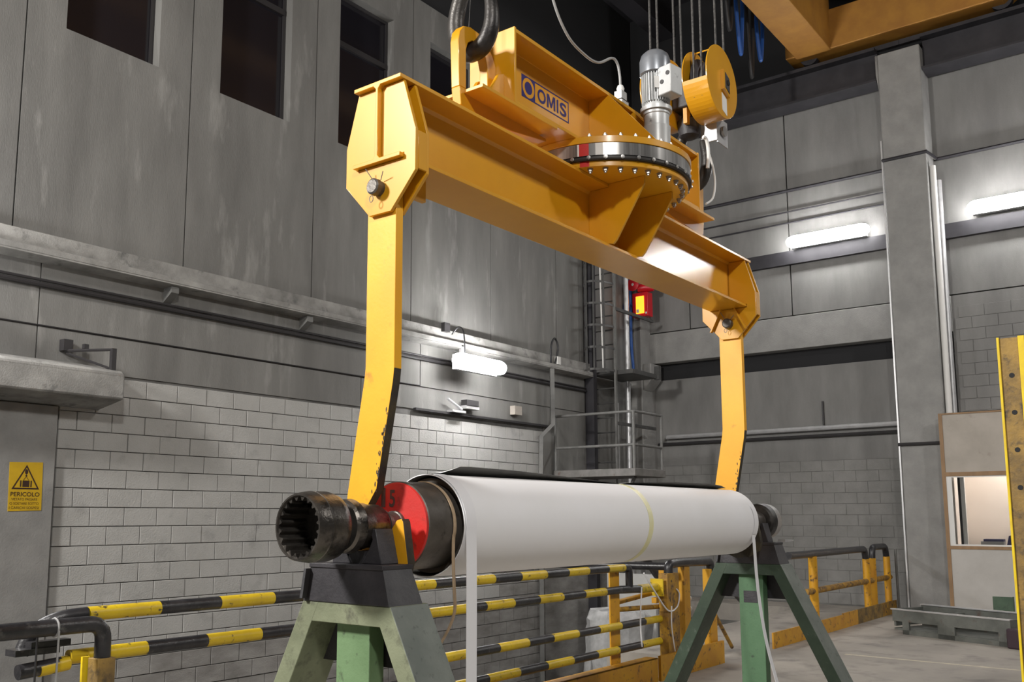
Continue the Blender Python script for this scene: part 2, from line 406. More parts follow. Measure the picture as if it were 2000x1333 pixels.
# ---- right wall
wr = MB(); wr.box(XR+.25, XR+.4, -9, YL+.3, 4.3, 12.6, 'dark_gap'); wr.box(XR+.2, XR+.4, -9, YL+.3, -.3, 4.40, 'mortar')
wall_right = struct(wr.build('wall_right'))
ye = [YL+.1, 8.25, 6.15, 4.05, 1.95, -.15, -2.25, -4.35, -6.45, -8.55]
ze = [5.375, 7.83, 9.75]
for b, a in zip(ye[:-1], ye[1:]):
    for z0, z1 in zip(ze[:-1], ze[1:]):
        m = MB(); m.box(XR, XR+.2, a+.012, b-.012, z0+.012, z1-.012, 'right_concrete'); m.build('panel', wall_right)
m = MB(); m.box(XR-.02, XR+.25, 3.4, YL, 4.735, 5.365, 'column_concrete'); struct(m.build('trim_4', bevel=.01))
m = MB(); m.box(XR, XR+.25, -9, 3.4, 3.35, 5.365, 'right_concrete'); m.build('panel', wall_right)
m = MB(); m.box(XR+.19, XR+.24, 3.4, YL+.1, 2.62, 4.40, 'right_concrete'); m.build('panel', wall_right)
for r in range(13):
    z = .02+.2*r; y = 4.2-(.2 if r % 2 else 0)
    while y < YL:
        a, b = max(y, 3.5), min(y+.4, YL); y += .4
        if b-a > .08: place_block(wall_right, XR+.195+random.uniform(-.003, .003), a+.005, z+.005, b-a, .2, 'right_block', 'x')
for r in range(9):
    z = 3.36+.2*r; y = .9-(.2 if r % 2 else 0)
    while y < 3.3:
        a, b = y, min(y+.4, 3.36); y += .4
        if b-a > .08: place_block(wall_right, XR-.012+random.uniform(-.002, .002), a+.005, z+.005, b-a, .2, 'right_concrete', 'x')

# columns
cm = MB(); cm.box(17.08, XR+.2, 3.53, 4.235, 0, 9.82, 'column_concrete'); cm.prism([(4.235, 9.1), (4.275, 9.45), (4.275, 9.82), (4.235, 9.82)], 'x', 17.08, 17.5, 'column_concrete')
tag(cm.build('concrete_column', bevel=.02), 'tall square grey concrete column carrying the runway beam', 'column')
cm = MB(); cm.box(17.2, XR+.2, 9.17, YL+.05, 0, 9.3, 'column_concrete')
cm.prism([(9.17, 4.15), (8.98, 4.38), (8.98, 4.70), (9.17, 4.70)], 'x', 17.25, 17.7, 'column_concrete')
cm.box(17.2, 17.6, 9.17, YL, 9.3, 9.82, 'column_concrete')
tag(cm.build('concrete_column', bevel=.015), 'concrete corner column with a small corbel behind the ladder', 'column')

# ================================================================== overhead crane
for k, (y0, y1) in enumerate(((-9, 3.52), (4.285, 9.16))):
    rb = MB()
    rb.box(17.12, 17.56, y0, y1, 9.95, 10.01, 'girder_dark'); rb.box(17.12, 17.56, y0, y1, 9.36, 9.40, 'girder_dark')
    rb.box(17.31, 17.37, y0, y1, 9.40, 9.95, 'girder_dark'); rb.box(17.30, 17.38, y0-.38, y1+(.38 if k == 0 else 0), 10.01, 10.10, 'girder_dark')
    tag(rb.build('runway_beam'), ['dark steel crane runway beam past the tall column above the cabin', 'dark steel crane runway beam between the tall column and the wall corner'][k], 'crane beam')
cr = thing('bridge_crane', (17.3, 5.2, 10.10), 'yellow overhead bridge crane girder and end carriage under the roof', 'crane')
m = MB(); m.box(-6, 17.08, 5.02, 5.66, 10.17, 11.3, 'crane_yellow_shaded'); m.build('girder', cr, bevel=.01)
m = MB(); m.box(-6, 17.08, 2.2, 2.8, 10.7, 11.6, 'crane_yellow_shaded'); m.build('girder', cr, bevel=.01)
m = MB(); m.prism([(5.86, 10.22), (5.86, 10.95), (1.95, 10.95), (1.95, 10.36), (2.2, 10.18), (5.0, 10.18)], 'x', 17.02, 17.52, 'crane_yellow_shaded'); m.build('end_carriage', cr, bevel=.015)
for y in (5.5, 2.25):
    m = MB(); m.lathe([(17.28, .10), (17.28, .17), (17.40, .17), (17.40, .10)], (0, y, 10.272), 'x', 'girder_dark', 24); m.build('wheel', cr)
for i in range(4):
    m = MB(); x = 14.3+.46*i
    m.sweep(spline([(x, 5.9, 10.9), (x+.04, 5.9, 10.3-.1*(i % 2)), (x+.17, 5.9, 9.75-.25*(i % 3)), (x+.3, 5.9, 10.3), (x+.34, 5.9, 10.9)]), .035, 'cable_blue' if i % 2 else 'cable_black', 8)
    tag(m.build('festoon_cable'), ['black festoon cable loop nearest the hook block under the crane', 'blue festoon cable loop beside the yellow crane girder',
        'black festoon cable loop between two blue loops', 'blue festoon cable loop closest to the runway beam'][i], 'cable', 'festoon cables under the crane')

# ================================================================== lamps
def lamp(loc, axis, L, label, grp=None):
    """fluorescent tube fitting: grey back tray and glowing round-ended diffuser"""
    t = thing('tube_lamp', loc, label, 'lamp', 'fluorescent wall lamps'); x, y, z = loc
    r = .115; b = MB(); d = MB(); h = L/2
    ends = [(-h, .02), (-h+.015, r*.5), (-h+.06, r*.83), (-h+.14, r), (h-.14, r), (h-.06, r*.83), (h-.015, r*.5), (h, .02)]
    if axis == 'x':
        b.box(x-h+.12, x+h-.12, y+.06, y+.14, z-.125, z+.105, 'lamp_body')
        b.box(x-.04, x+.04, y+.12, 9.24, z+.10, z+.15, 'lamp_body'); b.box(x-.04, x+.04, 9.20, 9.25, z+.10, 4.26, 'lamp_body')
        d.lathe([(x+a, q) for a, q in ends], (x, y, z), 'x', 'lamp_bright', 20)
    else:
        b.box(x+.035, x+.14, y-h+.07, y+h-.07, z-.112, z+.112, 'lamp_body'); b.box(x+.14, XR-.005, y-.05, y+.05, z-.10, z+.05, 'lamp_body')
        d.lathe([(y+a, q) for a, q in ends], (x, y, z), 'y', 'lamp_white', 20)
    b.build('tray', t); d.build('diffuser', t); return t
lamp((11.40, 8.86, 3.925), 'x', 1.25, 'glowing white tube lamp under the concrete ledge above the block wall')
lamp((2.7, 8.86, 3.93), 'x', 1.25, 'glowing white tube lamp under the ledge beyond the slab end')
lamp((17.36, 5.36, 6.74), 'y', 1.52, 'glowing white tube lamp on the wall left of the tall column')
lamp((17.36, 2.25, 6.78), 'y', 1.52, 'glowing white tube lamp on the wall right of the tall column')
lamp((17.36, -2.5, 6.78), 'y', 1.52, 'glowing white tube lamp in the wall bay past the cabin')
for y0, y1, w in ((4.24, YL, 'the tall column and the corner'), (-9, 3.5, 'the tall column and the cabin bay')):
    m = MB(); m.box(XR-.10, XR, y0, y1, 6.36, 6.62, 'girder_dark'); tag(m.build('lamp_rail'), 'dark horizontal steel channel carrying wall lamps between '+w, 'rail')
lc = MB(); lc.sweep(spline([(11.15, 9.22, 4.40), (11.16, 9.1, 4.50), (11.14, 8.98, 4.40), (11.10, 8.92, 4.05)]), .012, 'cable_black', 8); lc.box(10.95, 11.08, 9.2, 9.27, 4.42, 4.56, 'frame_dark')
tag(lc.build('lamp_cable'), 'short black lamp cable and box on the concrete ledge', 'cable')
lc = MB(); lc.sweep(spline([(13.95, 9.24, 4.28), (13.90, 9.2, 4.6), (14.02, 9.2, 4.76), (14.13, 9.2, 4.6), (14.05, 9.22, 4.3)]), .018, 'cable_black', 8); lc.box(14.08, 14.18, 9.18, 9.26, 4.30, 4.44, 'label_white')
tag(lc.build('cable_loop'), 'looped black cable with white box on the ledge end', 'cable')

# ================================================================== lifting beam
YC = 2.96
lb = thing('lifting_beam', (5.08, YC, 3.22), 'large yellow lifting beam with turntable and two hook arms', 'lifting beam')
X0, X1, ZB, ZT = 3.02, 7.14, 3.225, 3.622; hb = .15
mb = MB()
prof = [(-hb, ZB), (hb, ZB), (hb, ZB+.019), (.022, ZB+.019), (.0075, ZB+.036), (.0075, ZT-.036), (.022, ZT-.019), (hb, ZT-.019), (hb, ZT), (-hb, ZT), (-hb, ZT-.019), (-.022, ZT-.019), (-.0075, ZT-.036), (-.0075, ZB+.036), (-.022, ZB+.019), (-hb, ZB+.019)]
mb.prism([(YC+a, z) for a, z in prof], 'x', X0, X1, 'crane_yellow')
main = mb.build('main_beam', lb, bevel=.002)
oct_ = [(-.145, 3.60), (-.222, 3.345), (-.222, 3.15), (-.072, 2.985), (.065, 2.985), (.222, 3.155), (.222, 3.345), (.145, 3.60)]
def cheek(xa, xb, split):
    """cheek plate cut around the beam profile: two upper halves and a lower piece under the bottom flange"""
    m = MB()
    if split:
        m.prism([(YC+.010, ZT-.022), (YC+.010, ZB+.022), (YC+.152, ZB+.022), (YC+.152, ZB-.002), (YC-.152, ZB-.002), (YC-.152, ZB+.022), (YC-.010, ZB+.022), (YC-.010, ZT-.022), (YC-.145, ZT-.022),
                 (YC-.222, 3.345), (YC-.222, 3.15), (YC-.072, 2.985), (YC+.065, 2.985), (YC+.222, 3.155), (YC+.222, 3.345), (YC+.145, ZT-.022)], 'x', xa, xb, 'crane_yellow')
    return m
for xa, xb in ((3.048, 3.066), (3.124, 3.142), (7.018, 7.036), (7.094, 7.112)):
    cheek(xa, xb, True).build('cheek_plate', lb, bevel=.002)
for xa, xb in ((3.066, 3.124), (7.036, 7.094)):
    for s in (-1, 1):
        y = YC+s*.212
        m = MB(); m.box(xa, xb, min(y, y+s*.012), max(y, y+s*.012), 3.16, 3.34, 'crane_yellow'); m.build('spacer_plate', lb, bevel=.0015)
# ribs below the right inner cheek and on the left
for s in (-1, 1):
    m = MB(); m.prism([(YC+s*.05, ZB), (YC+s*.062, ZB), (YC+s*.15, 3.05), (YC+s*.138, 3.05)], 'x', 6.985, 7.018, 'crane_yellow'); m.build('rib', lb)
m = MB(); m.box(3.142, 3.36, YC-.012, YC+.012, 3.12, ZB, 'crane_yellow'); m.build('rib', lb)
# hook arms
arm = [(3.055, 3.20), (3.02, 3.235), (2.91, 3.235), (2.875, 3.20), (2.875, 2.26), (2.882, 2.20), (2.975, 1.72), (3.040, 1.63), (3.048, 1.56), (3.030, 1.50), (2.99, 1.47), (2.945, 1.465), (2.905, 1.49), (2.885, 1.535),
       (2.850, 1.58), (2.822, 1.588), (2.812, 1.575), (2.782, 1.40), (2.80, 1.335), (2.87, 1.29), (2.98, 1.28), (3.08, 1.32), (3.155, 1.42), (3.172, 1.56), (3.158, 1.70), (3.062, 2.22), (3.055, 2.28)]
for xa in (3.071, 7.041):
    m = MB(); m.prism(arm, 'x', xa, xa+.048, 'arm_yellow', side='worn_black', sidesel=set(range(4, 24))); a = m.build('hook_arm', lb, bevel=.002)
    b = MB(); b.prism([(2.8745, 2.9), (2.873, 2.9), (2.873, 2.29), (2.8745, 2.29)], 'x', xa+.002, xa+.046, 'arm_yellow')
    if xa > 5:
        w = MB(); low = [p for p in arm if p[1] < 1.65]; w.prism(low, 'x', xa-.0012, xa+.0005, 'worn_black'); w.build('black_end', a)  # black layer over the lower end of the far arm
    e = MB(); random.seed(int(xa*10))
    for k in range(26):
        z = random.uniform(1.66, 2.10); y = 2.882+(2.20-z)/(2.20-1.72)*.093+abs(random.gauss(0, .012)); r = random.uniform(.003, .010)
        e.prism([(y+r*.5*cos(q)*random.uniform(.6, 1.3), z+r*1.4*sin(q)*random.uniform(.6, 1.3)) for q in [i*pi/4 for i in range(8)]], 'x', xa-.0006, xa, 'worn_black')
    e.build('paint_chip', a)['kind'] = 'stuff'
for xa, xb, s in ((2.995, 3.16, 1), (6.965, 7.14, 1)):
    m = MB(); m.lathe([(xa, .030), (xa+.006, .038), (xa+.030, .040), (xa+.033, .036), (xb, .036)], (0, YC, 3.105), 'x', 'core_steel', 24); p = m.build('pin', lb)
    m = MB(); m.sweep([(xa+.04, YC+.03, 3.15), (xa+.01, YC+.05, 3.20)], .0022, 'grey_steel', 5); m.sweep([(xa+.04, YC-.02, 3.14), (xa+.012, YC-.06, 3.165)], .0022, 'grey_steel', 5)
    m.sweep([(xa+.012+.0*cos(q), YC+.012+.012*cos(q), 3.048+.016*sin(q)) for q in [i*pi/5 for i in range(11)]], .002, 'grey_steel', 5); m.build('locking_wire', p)
# lower gussets carrying the slewing ring
XT, RT = 5.075, .562
for x in (4.91, 5.27):
    for s in (-1, 1):
        m = MB(); m.prism([(YC+s*.008, ZB+.02), (YC+s*.155, ZB+.02), (YC+s*.175, ZB+.015), (YC+s*.20, ZB+.04), (YC+s*.395, ZT-.045), (YC+s*.395, ZT), (YC+s*.15, ZT), (YC+s*.15, ZT-.02), (YC+s*.008, ZT-.02)], 'x', x-.009, x+.009, 'crane_yellow')
        m.build('gusset', lb, bevel=.0015)
sr = MB(); c = (XT, YC, 0)
sr.lathe([(ZT+.001, .0), (ZT+.001, .540), (ZT+.034, .540), (ZT+.034, .0)], c, 'z', 'crane_yellow', 96, caps=False); lower = sr.build('lower_flange', lb, bevel=.002)
sr = MB(); sr.lathe([(3.656, .32), (3.656, .556), (3.663, .562), (3.676, .562), (3.680, .548), (3.684, .556), (3.758, .556), (3.758, .32)], c, 'z', 'ring_steel', 128, caps=False,
    mats=['ring_groove', 'ring_groove', 'ring_groove', 'ring_groove', 'ring_groove', 'ring_steel', 'ring_steel'])
ring = sr.build('slewing_ring', lb)
for a0, a1, mt in ((197, 203.0, 'red_paint'), (304, 308, 'red_paint'), (196, 197, 'label_white'), (207, 211.5, 'label_white')):
    m = MB(); m.lathe([(3.6845, .5566), (3.7575, .5566)], c, 'z', mt, 6, caps=False, a0=R(a0), a1=R(a1)); m.build('paint_mark', ring)
for a0, a1 in ((197, 203), (299.5, 302.5)):
    m = MB(); m.lathe([(3.6235, .5406), (3.655, .5406)], c, 'z', 'red_paint', 6, caps=False, a0=R(a0), a1=R(a1)); m.build('paint_mark', lower)
um = MB(); um.lathe([(3.76, .30), (3.76, RT), (3.80, RT), (3.80, .30)], c, 'z', 'crane_yellow', 96, caps=False); upper = um.build('upper_flange', lb, bevel=.002)
def boltmesh(stud):
    b = MB(); b.lathe([(0, .018), (.004, .018), (.004, .0145), (.019, .0145), (.021, .010), (.021, .008), (.021+stud, .008)], (0, 0, 0), 'z', 'bright_steel', 6)
    me = b.mesh('bolt', (0, 0, 0)); return me
bm_ = boltmesh(.008)
for k in range(36):
    a = 2*pi*(k+.3)/36
    for par, rr, z, flip in ((upper, .525, 3.80, 0), (lower, .505, ZT, 1), (ring, .566, 3.669, 2)):
        if flip == 1 and abs(rr*sin(a)) < .17: continue
        if flip == 0 and abs(rr*sin(a)) < .16: continue
        o = bpy.data.objects.new('bolt', bm_); COL.objects.link(o); o.parent = par
        o.location = Vector((XT+rr*cos(a), YC+rr*sin(a), z))-Vector(ORG[par.name])
        if flip == 1: o.rotation_euler = (pi, 0, 0)
        if flip == 2: o.rotation_euler = (0, pi/2, a); o.scale = (.7, .7, .25)
# upper beam
U0, U1, UB, UT = 3.915, 6.22, 3.80, 4.228
m = MB(); q = [(-hb, UB), (hb, UB), (hb, UB+.019), (.0075, UB+.019), (.0075, UT-.022), (hb, UT-.022), (hb, UT), (-hb, UT), (-hb, UT-.022), (-.0075, UT-.022), (-.0075, UB+.019), (-hb, UB+.019)]
m.prism([(YC+a, z) for a, z in q], 'x', U0+.016, U1-.016, 'crane_yellow'); ub = m.build('upper_beam', lb, bevel=.002)
for xa in (U0, U1-.016):
    m = MB(); m.box(xa, xa+.016, YC-hb-.004, YC+hb+.004, UB, UT+.004, 'crane_yellow'); m.build('end_plate', lb, bevel=.0015)
m = MB(); m.box(3.635, 4.33, YC-hb-.004, YC+hb+.004, UB-.018, UB, 'crane_yellow'); m.build('sole_plate', lb, bevel=.0015)
m = MB(); m.box(5.80, 6.455, YC-hb-.004, YC+hb+.004, UB-.018, UB, 'crane_yellow'); m.build('sole_plate', lb, bevel=.0015)
# eye plates at both ends (loop in the X-Z plane)
def eye(s):
    X = lambda v: v if s < 0 else 2*XT-v
    m = MB()
    out = [(4.40, UB-.018), (4.40, UB-.035), (4.05, UB-.085), (3.62, UB-.10), (3.605, UB-.08), (3.590, 4.06), (3.602, 4.115), (3.635, 4.155), (3.69, 4.172), (3.76, 4.168), (3.83, 4.140), (3.885, 4.085), (3.915, 4.03), (3.915, UB)]
    hole = [(3.655, UB+.012), (3.655, 4.03), (3.672, 4.075), (3.705, 4.10), (3.745, 4.105), (3.785, 4.09), (3.82, 4.05), (3.84, 3.99), (3.84, UB+.012)]
    # ring polygon with a seam at the base of the hole
    poly = out[:4]+out[4:5]+[(3.60, UB+.012)]+[hole[0]]+hole[1:]+[(3.915, UB+.012)]+out[-2::-1][:9]
    outer = [(3.60, UB+.012), (3.590, 4.06), (3.602, 4.115), (3.635, 4.155), (3.69, 4.172), (3.76, 4.168), (3.83, 4.140), (3.885, 4.085), (3.915, 4.03), (3.915, UB+.012)]
    loop = outer+hole[::-1]
    m.prism([(X(a), z) for a, z in loop], 'y', YC-.028, YC+.028, 'crane_yellow')
    m.prism([(X(a), z) for a, z in [(3.60, UB+.012), (3.915, UB+.012), (3.915, UB), (4.40, UB-.018), (4.40, UB-.035), (4.05, UB-.085), (3.66, UB-.10), (3.615, UB-.085)]], 'y', YC-.028, YC+.028, 'crane_yellow')
    m.build('eye_plate', lb, bevel=.004)
    for k in (-1, 1):
        b = MB(); b.prism([(X(3.915), UB), (X(3.80), UB), (X(3.80), UB+.05), (X(3.87), UB+.16), (X(3.915), UB+.18)], 'y', YC+k*.07-.012, YC+k*.07+.012, 'crane_yellow'); b.build('stiffener', lb, bevel=.002)
eye(-1); eye(1)
for x in (4.93, 5.25):
    for s in (-1, 1):
        m = MB(); m.prism([(YC+s*.0075, UB), (YC+s*.0075, UT-.02), (YC+s*.152, UT-.02), (YC+s*.49, UB+.012), (YC+s*.49, UB)], 'x', x-.009, x+.009, 'crane_yellow'); m.build('gusset', lb, bevel=.0015)
# maker's plate on the web
yw = YC-.0075-.0012
lo = MB(); lo.prism([(4.184, 3.975), (4.319, 3.975), (4.319, 4.110), (4.184, 4.110)], 'y', yw, yw+.001, 'logo_blue')
for a, b, z0, z1 in ((4.319, 4.682, 3.975, 3.983), (4.319, 4.682, 4.102, 4.110), (4.674, 4.682, 3.983, 4.102)):
    lo.box(a, b, yw, yw+.001, z0, z1, 'logo_blue')
lg_ = lo.build('maker_logo', lb)
m = MB(); n = 40; ro_ = .059; ri = .038; cx, cz = 4.2515, 4.0425
vs = [(cx+r*cos(2*pi*i/n), yw-.0006, cz+r*sin(2*pi*i/n)) for r in (ro_, ri) for i in range(n)]
m.add(vs, [(i, (i+1) % n, n+(i+1) % n, n+i) for i in range(n)], 'crane_yellow'); m.build('logo_ring', lg_)
mw = MB(); L_ = [(0, 0), (0, 1), (.26, 1), (.5, .36), (.74, 1), (1, 1), (1, 0), (.80, 0), (.80, .70), (.58, .10), (.42, .10), (.20, .70), (.20, 0)]
for q_ in ([0, 1, 2, 11, 12], [2, 3, 10, 11], [3, 9, 10], [3, 4, 8, 9], [4, 5, 6, 7, 8]):
    mw.add([(4.443+.090*L_[i][0], yw-.0005, 4.0+.084*L_[i][1]) for i in q_], [tuple(range(len(q_)))], 'logo_blue')
mw.build('letter', lg_)
for ch_, x0, w in (('O', 4.345, .086), ('I', 4.549, .017), ('S', 4.583, .072)):
    text('letter', ch_, (x0, yw, 4.000), (1, 0, 0), (0, 0, 1), .084, w, 'logo_blue', lg_, .0005, .022 if ch_ in 'OS' else .012)
# gear motor on the slewing ring
mx, my = 5.13, 2.59
gm = MB(); cc = (mx, my, 0)
gm.lathe([(3.80, .095), (3.84, .095), (3.845, .085), (3.93, .083), (4.0, .086), (4.005, .078), (4.075, .078), (4.08, .084), (4.10, .084)], cc, 'z', 'motor_grey', 32); mot = gm.build('gear_motor', lb)
m = MB(); m.lathe([(4.10, .098), (4.125, .098), (4.13, .075), (4.15, .072)], cc, 'z', 'motor_grey', 32); m.build('motor_flange', mot)
m = MB(); m.lathe([(4.15, .070), (4.345, .070)], cc, 'z', 'motor_grey', 32)
for k in range(32):
    a = 2*pi*k/32; d = Vector((cos(a), sin(a), 0)); t = Vector((-sin(a), cos(a), 0))*.0022; p = Vector((mx, my, 4.155))
    vs = [p+d*.068-t, p+d*.088-t, p+d*.088+t, p+d*.068+t]; m.add(vs+[v+Vector((0, 0, .185)) for v in vs], [(0, 1, 5, 4), (1, 2, 6, 5), (2, 3, 7, 6), (4, 5, 6, 7), (0, 3, 2, 1)], 'motor_grey')
m.build('cooling_fins', mot)
m = MB(); m.lathe([(4.345, .088), (4.35, .096), (4.44, .096), (4.475, .085), (4.497, .062), (4.503, 0.0)], cc, 'z', 'cowl_grey', 36); cw = m.build('fan_cowl', mot)
m = MB(); d = Vector((-.62, -.78, 0)); s = Vector((.78, -.62, 0))
def quad(mbx, ctr, w, h, rad, mat):
    mbx.add([Vector(ctr)+d*rad+s*(-w), Vector(ctr)+d*rad+s*w, Vector(ctr)+d*rad+s*w+Vector((0, 0, h)), Vector(ctr)+d*rad-s*w+Vector((0, 0, h))], [(0, 1, 2, 3)], mat)
quad(m, (mx-.02, my+.016, 4.225), .024, .075, .0935, 'label_white'); m.build('rating_plate', mot)
tb = MB(); ang = R(-101); ux = Vector((cos(ang), sin(ang), 0)); uy = Vector((-sin(ang), cos(ang), 0))
def obox(mbx, ctr, ux, uy, a, b, h, mat):
    c = Vector(ctr); vs = [c+ux*i*a+uy*j*b+Vector((0, 0, k*h)) for i in (-1, 1) for j in (-1, 1) for k in (-1, 1)]
    mbx.add(vs, [(0, 1, 3, 2), (4, 6, 7, 5), (0, 4, 5, 1), (2, 3, 7, 6), (0, 2, 6, 4), (1, 5, 7, 3)], mat)
obox(tb, Vector((mx, my, 4.265))+ux*.112, ux, uy, .050, .058, .092, 'motor_grey'); tbo = tb.build('terminal_box', mot, bevel=.006)
m = MB()
for dz, du in ((-.01, -.02), (.035, .025)):
    p = Vector((mx, my, 4.265+dz))+ux*(.115+du)-uy*.058
    m.sweep([p, p-uy*.004], .014, 'frame_dark', 14)
m.build('cable_gland', tbo)
# plug connector with cable on the upper beam
pc = MB(); px_, py_ = 5.24, 2.90
pc.box(px_-.045, px_+.045, py_-.035, py_+.035, UT, UT+.075, 'motor_grey'); pc.box(px_-.035, px_+.035, py_-.028, py_+.028, UT+.075, UT+.14, 'motor_grey'); pc.lathe([(UT+.14, .022), (UT+.165, .026), (UT+.185, .018), (UT+.19, .010)], (px_, py_, 0), 'z', 'label_white', 16)
pc.box(px_-.05, px_+.05, py_-.037, py_+.037, UT+.070, UT+.078, 'frame_dark')
pc.build('plug_connector', lb, bevel=.003)
cb = MB(); cb.sweep(spline([(4.20, 2.96, 5.9), (4.35, 2.96, 5.2), (4.52, 2.96, 4.75), (4.69, 2.96, 4.56), (4.88, 2.95, 4.50), (5.03, 2.94, 4.505), (5.17, 2.92, 4.585), (5.215, 2.905, 4.56), (5.235, 2.90, 4.48), (5.24, 2.90, 4.41)]), .0085, 'cable_grey', 8)
tag(cb.build('power_cable'), 'thin grey power cable hanging down to the plug on the beam', 'cable')

# ================================================================== crane hooks
def hookmesh(name, xh, zb, par):
    """C hook in the Y-Z plane, bowl bottom outer at zb"""
    y = lambda d: YC+d
    pts = [(xh, y(.0), zb+.80), (xh, y(.0), zb+.62), (xh, y(.03), zb+.50), (xh, y(.085), zb+.38), (xh, y(.118), zb+.25), (xh, y(.10), zb+.13), (xh, y(.05), zb+.062), (xh, y(-.015), zb+.047), (xh, y(-.08), zb+.075), (xh, y(-.122), zb+.15), (xh, y(-.128), zb+.25), (xh, y(-.112), zb+.34), (xh, y(-.10), zb+.39)]
    sp = spline(pts, 5); n = len(sp)
    rad = []
    for i in range(n):
        t = i/(n-1); rad.append(.040 if t < .2 else (.040+.010*min(1, (t-.2)/.25) if t < .62 else .050-.030*((t-.62)/.38)**1.5))
    m = MB(); m.sweep(sp, rad, 'dark_steel', 16); return m.build(name, par)
ch = thing('crane_hook', (3.745, YC, 4.0), 'large black forged crane hook through the left eye plate', 'hook')
hookmesh('hook_body', 3.745, 4.012, ch)
m = MB(); m.strap([(3.70, 2.99, 4.62), (3.70, 2.90, 4.40)], (1, 0, 0), .012, .006, 'galvanised'); m.build('safety_latch', ch)
m = MB(); m.sweep([(3.745, 2.96, 4.62), (3.73, 2.975, 4.19)], .002, 'rope_steel', 5); m.build('latch_wire', ch)
hk = thing('hook_block', (6.33, YC, 4.0), 'crane hook block with two yellow sheave casings and black hook', 'hook block')
hookmesh('hook_body', 6.405, 4.012, hk)
m = MB(); m.lathe([(4.42, .04), (4.44, .075), (4.50, .085), (4.56, .085), (4.58, .06), (4.64, .05)], (6.36, YC-.02, 0), 'z', 'black_steel', 24); m.build('swivel', hk)
m = MB(); m.lathe([(2.80, .045), (3.05, .045)], (6.30, 0, 4.765), 'y', 'black_steel', 20); m.box(6.22, 6.38, 2.84, 3.01, 4.62, 4.80, 'black_steel'); m.build('crosshead', hk, bevel=.01)
m = MB(); m.box(6.24, 6.30, 2.90, 2.93, 4.50, 4.70, 'crane_yellow'); m.build('side_strap', hk)
for s, yf in ((-1, 2.645), (1, 3.17)):
    yb = yf-s*(.185 if s < 0 else .15); c = (6.30, 0, 4.765); m = MB(); r = .272
    # outer and inner discs, lower half skin, thin top band
    for y in (yf, yb): m.lathe([(y-.004, r), (y+.004, r)], c, 'y', 'crane_yellow', 56)
    cs = m.build('sheave_casing', hk, bevel=.002)
    a = MB(); n = 30; y0, y1 = min(yf, yb), max(yf, yb)
    for k0, k1, wd in ((R(-95), R(115), 1),):
        b0 = pi-0; ang = [R(100)+ (R(285)-R(100))*i/n for i in range(n+1)]
        for q0, q1 in zip(ang[:-1], ang[1:]):
            p = lambda q, rr, y: (c[0]-rr*sin(q), y, c[2]+rr*cos(q))
            a.add([p(q0, r, y0), p(q1, r, y0), p(q1, r, y1), p(q0, r, y1), p(q0, r-.004, y0), p(q1, r-.004, y0), p(q1, r-.004, y1), p(q0, r-.004, y1)], [(0, 1, 2, 3), (7, 6, 5, 4)], 'crane_yellow')
    a.build('skin', cs)
    b = MB(); b.sweep([(c[0]-.03, y0, c[2]+r-.006), (c[0]-.03, y1, c[2]+r-.006)], .006, 'crane_yellow', 8); b.build('tie_rod', cs)
    w = MB(); w.lathe([(y0+.03, .16), (y0+.035, .21), (y0+.07, .17), (y1-.07, .17), (y1-.035, .21), (y1-.03, .16)], c, 'y', 'black_steel', 40); w.build('sheave', cs)
    if s < 0:
        h = MB(); h.prism([(6.275, 4.70), (6.375, 4.66), (6.375, 4.81), (6.275, 4.85)], 'y', yf-.030, yf-.004, 'crane_yellow'); h.build('hub_frame', cs)
        h = MB(); h.prism([(6.295, 4.715), (6.365, 4.685), (6.365, 4.80), (6.295, 4.83)], 'y', yf-.034, yf-.030, 'black_steel'); h.lathe([(yf-.044, .020), (yf-.034, .022)], (6.33, 0, 4.757), 'y', 'dark_steel', 16); h.build('hub_nut', cs)
        h = MB(); h.prism([(6.285, 4.545), (6.365, 4.52), (6.365, 4.655), (6.285, 4.68)], 'y', yf-.0065, yf-.004, 'label_white'); h.build('label_plate', cs)
    for k, (dx, dy) in enumerate(((-.21, .06), (-.21, .12), (.20, .06), (.20, .12))):
        rp = MB(); yy = yf-s*dy; rp.sweep([(6.30+dx, yy, 4.60 if abs(dx) > 0 else 4.7), (6.30+dx*.9, yy, 10.4)], .0085, 'rope_steel', 6); rp.build('wire_rope', hk)
# limit weight plate hanging beside the swivel
m = MB(); m.box(6.405, 6.425, 2.74, 2.87, 4.38, 4.62, 'galvanised'); m.build('side_plate', hk, bevel=.003)
m = MB(); m.lathe([(2.715, .018), (2.715, .04), (2.735, .04), (2.74, .03)], (6.50, 0, 4.47), 'y', 'bright_steel', 20); m.box(6.42, 6.60, 2.74, 2.75, 4.37, 4.57, 'galvanised'); m.build('bearing_plate', hk)
m = MB(); m.sweep(spline([(6.20, 2.76, 4.34), (6.23, 2.75, 4.33), (6.255, 2.75, 4.28), (6.26, 2.75, 4.20), (6.26, 2.76, 4.12)]), .013, 'label_white', 8); m.build('cable_clip', hk)
m = MB(); m.sweep(spline([(6.31, 2.78, 4.30), (6.40, 2.78, 4.18), (6.43, 2.78, 4.06), (6.38, 2.78, 3.93), (6.28, 2.79, 3.86)]), .008, 'label_white', 8); m.build('lead', hk)

